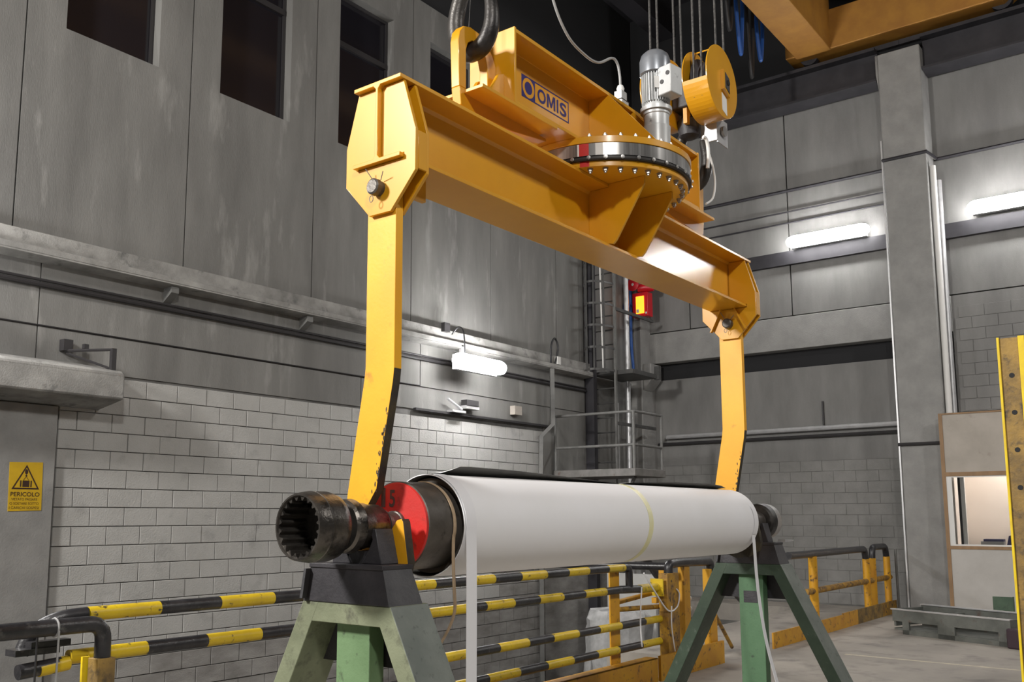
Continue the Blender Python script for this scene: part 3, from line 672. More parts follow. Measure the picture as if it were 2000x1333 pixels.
# ================================================================== roll
ZR = 1.556; C0 = (0, YC, ZR)
rl = thing('steel_roll', (5.1, YC, ZR-.2), 'heavy steel roll with red end face and toothed gear couplings', 'roll')
m = MB(); m.lathe([(3.42, .200), (3.42, .222), (3.50, .222), (3.50, .205), (6.86, .205), (6.86, .212), (6.93, .212), (6.96, .200)], C0, 'x', 'core_steel', 64); body = m.build('roll_body', rl)
m = MB(); m.lathe([(3.187, .196), (3.191, .2005), (3.42, .2005)], C0, 'x', 'core_steel', 64); m.build('end_barrel', rl)
m = MB(); m.lathe([(3.178, .06), (3.178, .192), (3.1875, .196)], C0, 'x', 'red_paint', 64, caps=False); red = m.build('red_end_face', rl)
text('stencil_number', '1', (3.178, 3.045, 1.640), (0, -1, 0), (0, 0, 1), .088, .026, 'stencil_black', red, .0015, .03)
text('stencil_number', '5', (3.178, 2.995, 1.640), (0, -1, 0), (0, 0, 1), .078, .036, 'stencil_black', red, .0015, .02)
m = MB(); m.lathe([(3.06, .062), (3.082, .062), (3.084, .072), (3.092, .072), (3.094, .062), (3.160, .062), (3.163, .067), (3.179, .067)], C0, 'x', 'core_steel', 40, caps=False); m.build('journal', rl)
m = MB(); m.lathe([(2.775, .082), (2.834, .082), (2.838, .104), (2.850, .114), (2.890, .117), (2.903, .100), (2.915, .096), (2.960, .100), (2.972, .094), (3.045, .094), (3.060, .086), (3.072, .062)], C0, 'x', 'gear_steel', 48, mats=['dark_steel', 'dark_steel']+['gear_steel']*9); m.build('bearing_sleeve', rl)
def coupling(xa, sgn, name):
    m = MB(); X = lambda d: xa+sgn*d
    m.lathe([(X(.008), .124), (X(0), .127), (X(0), .134), (X(.008), .138), (X(.03), .142), (X(.060), .146), (X(.063), .1435), (X(.066), .147), (X(.14), .146), (X(.172), .138), (X(.188), .122), (X(.188), .078)], C0, 'x', 'gear_steel', 64, caps=False)
    o = m.build(name, rl)
    t = MB(); nt = 20; ring_ = []
    for k in range(nt):
        for f, r in ((0, .124), (.14, .1235), (.28, .117), (.38, .109), (.5, .1065), (.62, .109), (.72, .117), (.86, .1235)):
            a = 2*pi*(k+f)/nt; ring_.append((r*cos(a), r*sin(a)))
    n = len(ring_); vs = []
    for d in (.008, .15): vs += [(X(d), YC+u, ZR+w) for u, w in ring_]
    t.add(vs, [(i, (i+1) % n, n+(i+1) % n, n+i) for i in range(n)], 'gear_steel')
    vo = [(X(.008), YC+u, ZR+w) for u, w in ring_]+[(X(.008), YC+.125*u/math.hypot(u, w), ZR+.125*w/math.hypot(u, w)) for u, w in ring_]
    t.add(vo, [(i, n+i, n+(i+1) % n, (i+1) % n) for i in range(n)], 'gear_steel')
    t.build('gear_teeth', o)
    b = MB(); b.lathe([(X(.15), .125), (X(.155), .06), (X(.145), .055), (X(.145), 0)], C0, 'x', 'dark_steel', 32); b.build('inner_hub', o)
    return o
coupling(2.60, 1, 'gear_coupling')
m = MB(); m.lathe([(6.96, .110), (7.0, .09), (7.04, .066), (7.20, .066), (7.21, .10), (7.24, .105), (7.27, .080), (7.42, .080)], C0, 'x', 'core_steel', 40); m.build('journal', rl)
m = MB(); m.lathe([(7.42, .06), (7.42, .120), (7.435, .138), (7.50, .146), (7.504, .142), (7.508, .146), (7.60, .142), (7.625, .130), (7.625, .0)], C0, 'x', 'bright_steel', 56, mats=['dark_steel', 'dark_steel', 'dark_steel']+['bright_steel']*6); m.build('gear_coupling', rl)

# paper sheet wrapped round the roll
RW = .240; W0, W1 = 3.385, 6.86
pp = thing('paper_wrap', (5.16, YC, ZR-RW), 'large white paper sheet wrapped round the steel roll', 'paper sheet')
m = MB(); n = 72; nx = 2
vs = []; fs = []
for r in (RW, RW-.004):
    for x in (W0, W1):
        for i in range(n): a = 2*pi*i/n; vs.append((x, YC+r*cos(a), ZR+r*sin(a)))
i4 = lambda k, i: k*n+i % n
for i in range(n):
    fs += [(i4(0, i), i4(0, i+1), i4(1, i+1), i4(1, i)), (i4(0, i), i4(2, i), i4(2, i+1), i4(0, i+1)), (i4(1, i), i4(1, i+1), i4(3, i+1), i4(3, i))]
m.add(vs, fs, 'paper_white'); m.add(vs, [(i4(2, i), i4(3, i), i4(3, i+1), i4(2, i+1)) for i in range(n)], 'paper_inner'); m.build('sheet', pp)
# loose sheet end lifting off either side of the tape
XTP = 5.18
m = MB(); nu, nv = 44, 10; vs = []
for side in (0, 1):
    for u in range(nu+1):
        x = 3.46+(6.77-3.46)*u/nu
        prof_ = [(3.45, .004), (3.49, .010), (3.62, .046), (4.1, .040), (4.8, .016), (5.10, .004), (5.18, .003), (5.30, .010), (5.9, .030), (6.5, .036), (6.70, .026), (6.78, .008)]
        h = .004
        for (xa_, ha), (xb_, hb_) in zip(prof_[:-1], prof_[1:]):
            if xa_ <= x <= xb_: h = ha+(hb_-ha)*(x-xa_)/(xb_-xa_)
        for v in range(nv+1):
            q = v/nv; by = YC+.13-q*.16; bz = ZR+math.sqrt(max(0, RW**2-(by-YC)**2))
            vs.append((x, by, bz+.0012+side*.0015+h*q**1.3))
k = (nu+1)*(nv+1)
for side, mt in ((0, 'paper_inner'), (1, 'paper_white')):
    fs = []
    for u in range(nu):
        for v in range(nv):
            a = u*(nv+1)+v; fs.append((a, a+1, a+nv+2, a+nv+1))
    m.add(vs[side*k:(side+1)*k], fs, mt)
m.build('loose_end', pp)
m = MB(); ar = [R(100)-R(230)*i/40 for i in range(41)]
m.strap([(XTP, YC-(-1)*(RW+.0012)*cos(a), ZR+(RW+.0012)*sin(a)) for a in [R(80)+R(175)*i/40 for i in range(41)]], (1, 0, 0), .052, .0012, 'tape_yellow'); m.build('tape', pp)
# hanging strips
arc = lambda x, a0, a1, r, n=16: [(x, YC+r*cos(a0+(a1-a0)*i/n), ZR+r*sin(a0+(a1-a0)*i/n)) for i in range(n+1)]
st = MB(); st.strap(arc(3.43, R(100), R(188), RW+.004)+[(3.42, YC-RW-.012, 1.40), (3.41, YC-RW-.02, 1.15), (3.40, YC-RW-.025, .60), (3.40, YC-RW-.03, .20)], (1, 0, 0), .075, .002, 'strip_white')
tag(st.build('paper_strip'), 'wide white paper strip hanging straight down beside the red end face', 'paper strip')
pts = arc(6.80, R(150), R(205), RW+.004)+[(6.80, 2.735, 1.37), (6.79, 2.725, 1.20), (6.77, 2.70, .98), (6.77, 2.66, .70), (6.80, 2.60, .40), (6.84, 2.52, .05)]
st = MB(); st.strap(spline(pts, 3), (1, 0, 0), .052, .002, 'strip_white')
tag(st.build('paper_strip'), 'narrow white paper strip curving down in front of the far green stand', 'paper strip')
pts = arc(3.36, R(86), R(196), .2035)+[(3.355, 2.762, 1.40), (3.36, 2.76, 1.27), (3.40, 2.79, 1.17), (3.44, 2.86, 1.08), (3.50, 2.97, .98), (3.56, 3.06, .86)]
st = MB(); st.strap(spline(pts, 3), (1, .2, 0), .024, .004, 'tan_webbing')
tag(st.build('lifting_strap'), 'thin tan webbing strap looped over the steel roll end', 'strap')

# ================================================================== roll stands
def stand(xf, label, light):
    t = thing('roll_stand', (xf+.1, YC, 0), label, 'stand')
    fr = 'green_grime' if light else 'green_shaded'; D = .235  # far stand's fronts get a green darkened to paint in shade
    sp = .50; zt = 1.232; ho = .262     # half width at the top outside
    for s in (-1, 1):
        y = lambda d: YC+s*d
        m = MB(); b = .085
        o0, o1 = ho, ho+sp*zt
        m.prism([(y(o0), zt), (y(o1), 0), (y(o1-b-.02), 0), (y(o0-b-.015), zt-.0)], 'x', xf, xf+D, fr, side='green_side', sidesel={0})
        m.build('leg', t, bevel=.004)
        m = MB(); m.box(xf-.03, xf+D+.03, min(y(o1-.16), y(o1+.05)), max(y(o1-.16), y(o1+.05)), 0, .015, fr); m.build('foot_plate', t)
    m = MB(); m.prism([(YC-ho+.055, zt), (YC+ho-.055, zt), (YC+ho-.02, zt-.085), (YC-ho+.02, zt-.085)], 'x', xf+.001, xf+D-.001, fr); m.build('cross_beam', t, bevel=.003)
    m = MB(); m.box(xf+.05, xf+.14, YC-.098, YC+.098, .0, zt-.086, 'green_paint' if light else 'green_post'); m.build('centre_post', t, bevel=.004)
    if not light:
        m = MB(); m.box(xf+.047, xf+.05, YC-.05, YC+.06, .93, 1.02, 'black_steel'); m.build('post_slot', t)
    m = MB(); m.prism([(YC-.225, zt-.09), (YC+.225, zt-.09), (YC+.36, .96), (YC-.36, .96)], 'x', xf+.16, xf+.175, 'black_steel'); m.build('back_plate', t)
    # black head
    m = MB(); z0, z1 = zt, 1.39; a0, a1 = .258, .215
    vs = [(xf+x, YC+y, z) for (x, y, z) in [(-.004, -a0, z0), (.205, -a0, z0), (.205, a0, z0), (-.004, a0, z0), (.0, -a1, z1), (.175, -a1, z1), (.175, a1, z1), (.0, a1, z1)]]
    m.add(vs, [(3, 0, 4, 7), (3, 2, 1, 0), (4, 5, 6, 7)], 'black_steel'); m.add(vs, [(0, 1, 5, 4), (1, 2, 6, 5), (2, 3, 7, 6)], 'black_side')
    hd = m.build('head', t, bevel=.003)
    m = MB(); m.box(xf-.006, xf+.182, YC-a1-.006, YC+a1+.006, z1-.012, z1+.006, 'black_steel'); m.build('top_plate', hd, bevel=.002)
    m = MB(); m.prism([(YC+.235, 1.245), (YC+.252, 1.245), (YC+.228, 1.372), (YC+.214, 1.372)], 'x', xf-.03, xf-.002, 'black_side'); m.build('side_lug', hd)
    # V cradle: two upright cheeks under the bearing
    for s in (-1, 1):
        m = MB(); m.prism([(YC+s*.03, z1+.006), (YC+s*.15, z1+.006), (YC+s*.112, 1.545), (YC+s*.075, 1.545), (YC+s*.094, 1.50), (YC+s*.075, 1.46)], 'x', xf+.062, xf+.17, 'black_steel'); m.build('cradle_cheek', t, bevel=.004)
    m = MB(); m.box(xf+.066, xf+.166, YC-.05, YC+.05, z1+.006, ZR-.105, 'black_steel'); m.build('cradle_base', t)
    return t
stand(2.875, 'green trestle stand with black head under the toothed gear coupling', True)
rs = stand(7.205, 'green trestle stand under the far roll end', False)
m = MB(); m.prism([(7.44, 1.395), (7.62, 1.40), (7.64, 1.412), (7.44, 1.418)], 'y', 2.74, 2.80, 'galvanised'); m.build('clamp_lever', rs)

# ================================================================== guard rails
YF = 4.5
def tube(m, pts, r, mat, seg=None, bend=0): m.sweep(bent(pts, bend) if bend else pts, r, mat, 14, seg)
def striped(bounds, z, first, dy=0.):
    """straight pipe along X painted in alternating lengths"""
    m = MB(); pts = []; seg = []; c = first
    for a, b in zip(bounds[:-1], bounds[1:]):
        pts += [(a, YF+dy, z), (b-.0005, YF+dy, z)]; seg += ['rail_yellow' if c else 'rail_black']*2; c = not c
    m.sweep(pts, .036, 'rail_black', 16, seg[:-1]); return m
sg = thing('striped_guard', (5.4, YF, 0), 'removable guard of yellow and black striped pipes along the pit', 'guard rail')
dy = .07
striped([2.64, 3.05, 3.44, 3.83, 4.25, 4.62, 4.98, 5.32, 5.70, 6.04, 6.40, 6.77, 7.11, 7.45, 7.80, 8.11], 1.108, True, dy).build('rail', sg)
striped([2.55, 2.98, 3.36, 3.74, 4.1, 4.45, 4.83, 5.19, 5.25, 5.73, 5.93, 6.30, 6.66, 7.02, 7.38, 7.75, 8.05], .905, True, dy).build('rail', sg)
striped([5.36, 5.78, 6.10, 6.50, 6.86, 7.26, 7.62, 8.02, 8.49, 8.83], .572, True, dy).build('rail', sg)
striped([5.45, 5.75, 5.96, 6.37, 6.77, 7.17, 7.58, 7.97, 8.42, 8.82], .355, True, dy).build('rail', sg)
m = MB(); tube(m, [(8.11, YF+dy, 1.108), (8.22, YF+dy, 1.108), (8.22, YF+dy, .92)], .036, 'rail_black', bend=.09); tube(m, [(8.05, YF+dy, .905), (8.42, YF+dy, .89)], .038, 'rail_black'); tube(m, [(8.42, YF+dy, .89), (8.80, YF+dy, .885)], .042, 'rail_yellow'); m.build('end_bend', sg)
m = MB(); tube(m, [(2.64, YF+dy, 1.108), (2.50, YF+dy+.03, 1.10), (2.40, YF+dy+.10, 1.03), (2.36, YF+dy+.1, .93)], .036, 'rail_black', bend=.07); m.build('end_bend', sg)
m = MB(); m.box(7.92, 8.10, YF+.11, YF+.125, .22, 1.08, 'post_yellow'); m.box(8.085, 8.10, YF+.125, YF+.19, .22, 1.08, 'post_yellow'); m.build('post', sg, bevel=.004)
m = MB(); m.box(8.78, 8.80, YF, YF+.14, .80, .97, 'rail_yellow'); m.build('flange', sg)
m = MB(); tube(m, [(2.30, YF+dy, .862), (2.55, YF+dy, .880)], .036, 'rail_black'); tube(m, [(2.40, YF+dy, .865), (2.55, YF+dy, .880)], .037, 'rail_yellow'); m.build('pipe_end', sg)
m = MB(); m.box(2.28, 2.50, YF+.06, YF+.16, .935, .965, 'rail_black'); m.box(2.36, 2.56, YF+.07, YF+.13, .965, .995, 'rail_black'); m.build('hinge_bracket', sg)
# black handrail at the left
bh = thing('black_handrail', (2.6, YF-.05, 0), 'black pipe handrail ending in a bend over a rusty post', 'guard rail')
m = MB(); tube(m, [(-4, YF-.06, 1.072), (2.655, YF-.06, 1.072), (2.655, YF-.06, .90)], .040, 'rail_black', bend=.13); m.build('rail', bh)
m = MB(); m.box(2.605, 2.70, YF-.11, YF-.018, .0, .905, 'rust_plate'); m.build('post', bh, bevel=.004)
m = MB(); m.box(2.58, 2.62, YF-.012, YF+.004, .0, .91, 'edge_yellow'); m.build('edge_strip', bh)
m = MB(); m.sweep([(2.40+.0, YF-.06+.043*cos(q), 1.072+.043*sin(q)) for q in [i*pi/6 for i in range(13)]], .005, 'cable_grey', 6)
m.sweep([(2.40, YF-.104, 1.06), (2.385, YF-.12, .2)], .005, 'cable_grey', 6); m.sweep([(2.34, YF-.02, 1.04), (2.335, YF-.02, .2)], .005, 'cable_black', 6)
m.build('tie_wire', bh)
# toe board
tk = MB(); tk.box(4.0, 8.58, YF-.03, YF-.01, 0, .225, 'post_yellow'); tk.box(4.0, 8.58, YF-.03, YF+.10, .213, .225, 'post_yellow'); tag(tk.build('toe_board', bevel=.003), 'long yellow steel toe board under the striped pipes', 'toe board')
# stair gate cluster
gt = thing('stair_gate', (9.2, YF, 0), 'rusty yellow stair gate with black pipe tops beside the striped guard', 'gate')
m = MB(); m.box(8.84, 9.10, YF-.02, YF+.08, 0, 1.02, 'rusty_yellow'); m.build('post', gt, bevel=.004)
m = MB(); tube(m, [(8.97, YF+.03, 1.0), (8.97, YF+.03, 1.105), (9.20, YF+.03, 1.115), (9.98, YF+.03, 1.10), (9.98, YF+.03, .98)], .045, 'rail_black', bend=.08); m.build('top_pipe', gt)
m = MB(); m.box(9.30, 9.44, YF+.02, YF+.09, .15, 1.08, 'post_yellow'); m.build('post', gt, bevel=.003)
m = MB(); m.box(9.88, 10.05, YF, YF+.08, 0, 1.02, 'post_yellow'); m.build('post', gt, bevel=.003)
m = MB(); m.box(9.62, 9.72, YF+.42, YF+.48, .2, 1.08, 'post_yellow'); m.box(9.44, 9.72, YF+.42, YF+.48, .66, .72, 'post_yellow'); m.build('inner_frame', gt, bevel=.003)
m = MB(); m.box(8.60, 10.1, YF-.05, YF-.02, .0, .24, 'post_yellow'); m.build('kick_plate', gt)
m = MB(); m.build('far_rail', gt); m = MB(); tube(m, [(8.45, 7.6, 1.08), (9.05, YF+.1, 1.08)], .04, 'rail_black'); m.build('far_rail', gt); m = MB(); tube(m, [(8.30, YF+1.5, 1.09), (10.0, YF+.85, 1.13), (10.3, YF+.85, .9)], .045, 'rail_black', bend=.1); m.build('far_rail', gt)
m = MB(); m.build('strut', gt); m = MB(); tube(m, [(8.15, YF+.22, .76), (9.0, YF+.12, .84)], .024, 'post_yellow'); m.build('strut', gt); m = MB(); tube(m, [(8.15, YF+.22, .70), (9.0, YF+.12, .68)], .024, 'rusty_yellow'); m.build('strut', gt)
m = MB(); m.build('latch_tube', gt); m = MB(); tube(m, [(9.1, YF+.25, .66), (9.9, YF+.25, .69)], .03, 'galvanised'); m.build('latch_tube', gt); m = MB(); tube(m, [(9.1, YF+.25, .54), (9.9, YF+.25, .58)], .03, 'galvanised'); m.build('latch_tube', gt)
m = MB(); m.build('stay', gt); m = MB(); tube(m, [(9.98, YF+.10, .72), (11.0, YF+.25, .05)], .022, 'rusty_yellow'); m.build('stay', gt); m = MB(); tube(m, [(10.2, YF+.05, .92), (11.3, YF+.1, .42)], .02, 'rail_black'); m.build('stay', gt)
m = MB(); m.sweep(spline([(8.35, YF-.02, 1.05), (8.55, YF-.03, .86), (8.82, YF-.03, .66), (9.02, YF-.03, .68), (9.08, YF-.03, .80), (9.02, YF-.03, .86)]), .008, 'strip_white', 6)
m.sweep(spline([(8.88, YF-.04, .70), (8.87, YF-.04, .5), (8.93, YF-.04, .25)]), .007, 'strip_white', 6); m.sweep(spline([(8.30, YF-.02, .92), (8.26, YF-.02, .6), (8.28, YF-.02, .36)]), .008, 'strip_white', 6)
tag(m.build('tied_cord'), 'thin white cord tied round the rusty gate post', 'cord')
# right railing
rr = thing('yellow_railing', (14, YF, 0), 'yellow post railing with black top pipe on the toe board wall', 'guard rail')
m = MB(); tube(m, [(12.30, YF, 1.085), (15.62, YF, 1.085), (15.68, YF, .92)], .05, 'rail_black', bend=.13); m.build('top_pipe', rr)
m = MB(); tube(m, [(16.02, YF, .92), (16.05, YF, 1.10), (16.78, YF, 1.10), (16.84, YF, .92)], .05, 'rail_black', bend=.13); m.build('top_pipe', rr)
for x, z1 in ((13.22, 1.05), (15.68, .93), (16.02, .93), (16.84, .93)):
    m = MB(); tube(m, [(x, YF, 0), (x, YF, z1)], .055 if x > 15 else .06, 'post_yellow'); m.build('post', rr)
m = MB(); tube(m, [(12.9, YF, .585), (17.0, YF, .585)], .042, 'rusty_yellow'); m.build('mid_pipe', rr)
kb = [(11.5, 'post_yellow'), (14.2, 'post_yellow'), (14.9, 'rust_plate'), (16.2, 'rusty_yellow'), (17.05, None)]
for (a, mt), (b, _) in zip(kb[:-1], kb[1:]):
    m = MB(); m.box(a, b-.004, YF-.07, YF-.05, 0, .19 if a < 14 else .21, mt); m.build('toe_plate', rr)
m = MB(); m.sweep([(17.05, YF-.1, 0), (17.02, YF-.1, 1.05)], .022, 'grey_steel', 8); m.build('end_rod', rr)

# ================================================================== ladder, platform and pipes in the corner
pl = thing('platform', (14.8, 8.5, 2.27), 'small steel platform with pipe railing in the wall corner', 'platform')
m = MB(); m.box(14.19, 15.30, 7.73, 9.38, 2.27, 2.40, 'platform_steel'); m.build('deck', pl, bevel=.01)
def pipe(parent, name, pts, r, mat, bend=0):
    m = MB(); tube(m, pts, r, mat, bend=bend); return m.build(name, parent)
for z in (2.80, 3.37):
    pipe(pl, 'rail', [(14.22, 9.36, z), (14.22, 7.76, z), (15.25, 7.76, z)], .024, 'grey_steel', .04)
for x, y in ((14.22, 9.34), (14.22, 7.76), (15.23, 7.76)): pipe(pl, 'post', [(x, y, 2.4), (x, y, 3.37)], .026, 'grey_steel')
pipe(pl, 'brace', [(14.25, 9.2, 2.27), (14.25, 9.38, 1.2)], .03, 'grey_steel'); pipe(pl, 'brace', [(14.5, 7.9, 2.27), (15.2, 9.3, .6)], .03, 'grey_steel')
ld = thing('caged_ladder', (15.6, 9.1, -2.4), 'tall grey caged ladder rising from the platform', 'ladder')
xl = 15.55; ya, yb = 8.84, 9.34
for y in (ya, yb):
    m = MB(); m.box(xl-.03, xl+.03, y-.018, y+.018, -2.4, 9.2, 'grey_steel' if y == ya else 'ladder_steel'); m.build('stringer', ld)  # one stringer coloured lighter to paint in the light on it
for k in range(24):
    z = 2.6+.28*k; m = MB(); m.sweep([(xl, ya, z), (xl, yb, z)], .014, 'ladder_steel', 8); m.build('rung', ld)
for k in range(8):
    z = 4.32+.42*k; m = MB(); m.strap([(xl-.02, yb+.0, z)]+[(xl-.05-.46*sin(pi*i/10), (ya+yb)/2+.25*cos(pi*i/10), z) for i in range(11)]+[(xl-.02, ya, z)], (0, 0, 1), .04, .008, 'ladder_steel'); m.build('cage_hoop', ld)
for i in (2, 4, 6, 8):
    x, y = xl-.05-.46*sin(pi*i/10), (ya+yb)/2+.25*cos(pi*i/10)
    m = MB(); m.strap([(x, y, 4.30), (x, y, 7.3)], (0, 1, 0), .035, .008, 'ladder_steel'); m.build('cage_strap', ld)
for z in (3.3, 5.5, 7.5):
    m = MB(); m.box(xl, 17.1, ya-.02, ya+.02, z, z+.06, 'ladder_steel'); m.build('wall_tie', ld)
m = MB(); m.box(15.6, 16.6, 8.5, 9.3, 4.26, 4.34, 'ladder_steel'); m.box(16.55, 16.65, 8.45, 8.55, 4.24, 4.50, 'ladder_steel'); m.build('rest_landing', ld)
m = MB(); m.sweep(spline([(15.2, 8.94, 6.6), (15.22, 8.93, 5.2), (15.25, 8.93, 4.33)]), .016, 'label_white', 8); m.build('white_pipe', ld)
def wallpipe(name, label, pts, r, mat, cat='pipe', bend=.0, n=12):
    m = MB(); m.sweep(bent(pts, bend) if bend else pts, r, mat, n); return tag(m.build(name), label, cat)
m = MB(); m.box(15.34, 15.46, 9.20, 9.385, -2.4, 9.2, 'girder_dark'); tag(m.build('dark_upright'), 'dark upright strip behind the caged ladder', 'post')  # dark upright box set against the wall
wallpipe('downpipe', 'thick grey upright pipe between ladder and corner column', [(16.6, 9.16, -2.4), (16.6, 9.16, 8.2)], .05, 'galvanised')
wallpipe('downpipe', 'thin grey upright pipe close to the corner column', [(16.2, 9.2, 2.4), (16.2, 9.2, 3.8)], .035, 'galvanised')
wallpipe('blue_cable', 'blue cable bundle running down from the red alarm', spline([(17.1, 9.36, 7.4), (17.1, 9.33, 6.2), (17.1, 9.34, 5.2), (17.1, 9.30, 4.5), (17.1, 9.33, 4.36)]), .03, 'cable_blue', 'cable')
wallpipe('blue_cable', 'blue cable loop at the back of the red alarm', spline([(17.0, 9.44, 5.80), (16.97, 9.40, 5.95), (16.97, 9.33, 5.83), (17.0, 9.29, 5.95), (17.05, 9.26, 5.9)]), .02, 'cable_blue', 'cable')
al = thing('fire_alarm', (17.05, 9.06, 5.6), 'red alarm sounder box with lit amber panel on the corner column', 'alarm')
m = MB(); m.box(16.98, 17.2, 8.88, 9.23, 5.64, 6.14, 'alarm_red'); m.build('box', al, bevel=.01)
m = MB(); m.box(16.965, 16.98, 8.96, 9.14, 5.70, 6.06, 'alarm_glow'); m.build('lit_panel', al)
m = MB(); m.box(16.966, 16.98, 8.90, 8.93, 5.68, 5.72, 'label_white'); m.box(16.960, 16.966, 9.07, 9.13, 5.72, 5.79, 'label_white'); m.build('mark', al)
m = MB(); m.lathe([(16.86, .125), (16.865, .135), (16.93, .11), (16.98, .05), (17.1, .05)], (0, 9.15, 6.30), 'x', 'alarm_red', 28); h = m.build('horn', al)
m = MB(); m.lathe([(16.855, .025), (16.858, .028), (16.87, .028)], (0, 9.15, 6.30), 'x', 'label_white', 14); m.build('horn_boss', h)
m = MB(); m.sweep([(17.0, 9.1, 6.24), (17.05, 8.93, 6.24), (17.08, 8.78, 6.2)], [.08, .10, .05], 'alarm_red', 14); m.build('second_horn', al)
# left wall fittings
for z, r, lab in ((4.005, .016, 'thin upper dark cable running along the wall under the ledge'), (3.955, .026, 'thicker lower dark cable running along the wall under the ledge')):
    m = MB(); m.sweep([(-6, 9.36, z), (15.3, 9.36, z)], r, 'frame_dark', 8); tag(m.build('cable_run'), lab, 'cable')
wallpipe('cable_run', 'single thin cable along the panel joint above the blocks', [(-6, 9.385, 3.52), (10.6, 9.385, 3.55)], .008, 'frame_dark', 'cable', n=6)
m = MB(); m.box(10.45, 14.12, 9.33, 9.385, 3.165, 3.20, 'frame_dark'); tag(m.build('steel_strip'), 'thin black steel strip along the bright block wall', 'strip')
bk = thing('wall_bracket', (11.3, 9.36, 3.20), 'pale metal bracket fitting above the black strip', 'bracket')
m = MB(); m.box(11.22, 11.55, 9.26, 9.38, 3.20, 3.235, 'galvanised'); m.build('base', bk); m = MB(); m.sweep([(11.15, 9.3, 3.40), (11.5, 9.3, 3.26)], .02, 'galvanised', 8); m.build('lever', bk); m = MB(); m.box(11.55, 11.85, 9.24, 9.36, 3.33, 3.42, 'frame_dark'); m.box(11.55, 11.88, 9.25, 9.37, 3.28, 3.33, 'galvanised'); m.build('box', bk)
m = MB(); m.box(12.9, 13.1, 9.28, 9.385, 3.30, 3.45, 'cabin_panel'); tag(m.build('junction_box'), 'small beige junction box beside the downpipe', 'box')
wallpipe('downpipe', 'square grey downpipe bending in at the block wall', [(13.92, 9.20, 4.20), (13.92, 9.20, 3.20), (13.70, 9.30, 2.98), (13.70, 9.32, 2.2), (13.70, 9.32, -2.3)], .05, 'grey_steel', n=4)
wb = thing('cable_bracket', (5.2, 9.2, 3.1), 'small dark steel bracket standing on the slab end', 'bracket')
m = MB(); m.box(5.32, 5.37, 9.0, 9.05, 3.09, 3.34, 'frame_dark'); m.build('upright', wb); m = MB(); m.sweep([(5.35, 9.03, 3.33), (4.98, 9.33, 3.30)], .016, 'frame_dark', 6); m.build('strut', wb); m = MB(); m.sweep([(5.35, 9.03, 3.12), (5.0, 9.33, 3.28)], .014, 'frame_dark', 6); m.build('strut', wb)
m = MB(); m.box(4.95, 5.05, 9.30, 9.39, 3.30, 3.42, 'frame_dark'); m.build('clip', wb); m = MB(); m.box(5.12, 5.17, 9.2, 9.25, 3.33, 3.38, 'frame_dark'); m.build('clip', wb)
# warning sign
yS = YL-.06-.004
sn = thing('warning_sign', (4.66, yS, 1.64), 'yellow Italian warning sign for suspended loads on the pilaster', 'sign')
m = MB(); m.prism([(4.50, 1.645), (4.835, 1.655), (4.825, 2.135), (4.49, 2.125)], 'y', yS, yS+.004, 'sign_yellow'); m.build('plate', sn)
m = MB(); y = yS-.001
tri = [(4.522, 1.862), (4.800, 1.862), (4.663, 2.105)]; c_ = (4.662, 1.943)
tin = [(c_[0]+(a-c_[0])*.83, c_[1]+(b-c_[1])*.83) for a, b in tri]
for i in range(3):
    j = (i+1) % 3; m.add([(tri[i][0], y, tri[i][1]), (tri[j][0], y, tri[j][1]), (tin[j][0], y, tin[j][1]), (tin[i][0], y, tin[i][1])], [(0, 1, 2, 3)], 'sign_print')
m.add([(4.628, y, 1.885), (4.698, y, 1.885), (4.698, y, 1.948), (4.628, y, 1.948)], [(0, 1, 2, 3)], 'sign_print')
for a in (4.604, 4.708): m.add([(a, y, 1.885), (a+.014, y, 1.885), (a+.014, y, 1.948), (a, y, 1.948)], [(0, 1, 2, 3)], 'sign_print')
for p, q in (((4.635, 1.950), (4.660, 1.985)), ((4.690, 1.950), (4.665, 1.985))):
    m.add([(p[0]-.003, y, p[1]), (p[0]+.003, y, p[1]), (q[0]+.003, y, q[1]), (q[0]-.003, y, q[1])], [(0, 1, 2, 3)], 'sign_print')
m.add([(4.6625+.016*cos(2*pi*i/16), y, 2.035+.026*sin(2*pi*i/16)) for i in range(16)], [tuple(range(16))], 'sign_print')
m.add([(4.6625+.009*cos(2*pi*i/12), y, 1.996+.011*sin(2*pi*i/12)) for i in range(12)], [tuple(range(12))], 'sign_print'); m.build('pictogram', sn)
for t_, z, h, x0, w in (('PERICOLO', 1.792, .042, 4.517, .290), ('VIETATO PASSARE', 1.752, .024, 4.527, .260), ('O SOSTARE SOTTO', 1.709, .025, 4.513, .290), ('I CARICHI SOSPESI', 1.667, .025, 4.511, .295)):
    text('lettering', t_, (x0, yS, z), (1, 0, 0), (0, 0, 1), h, w, 'sign_print', sn, .0012, .012 if h > .03 else -.004)

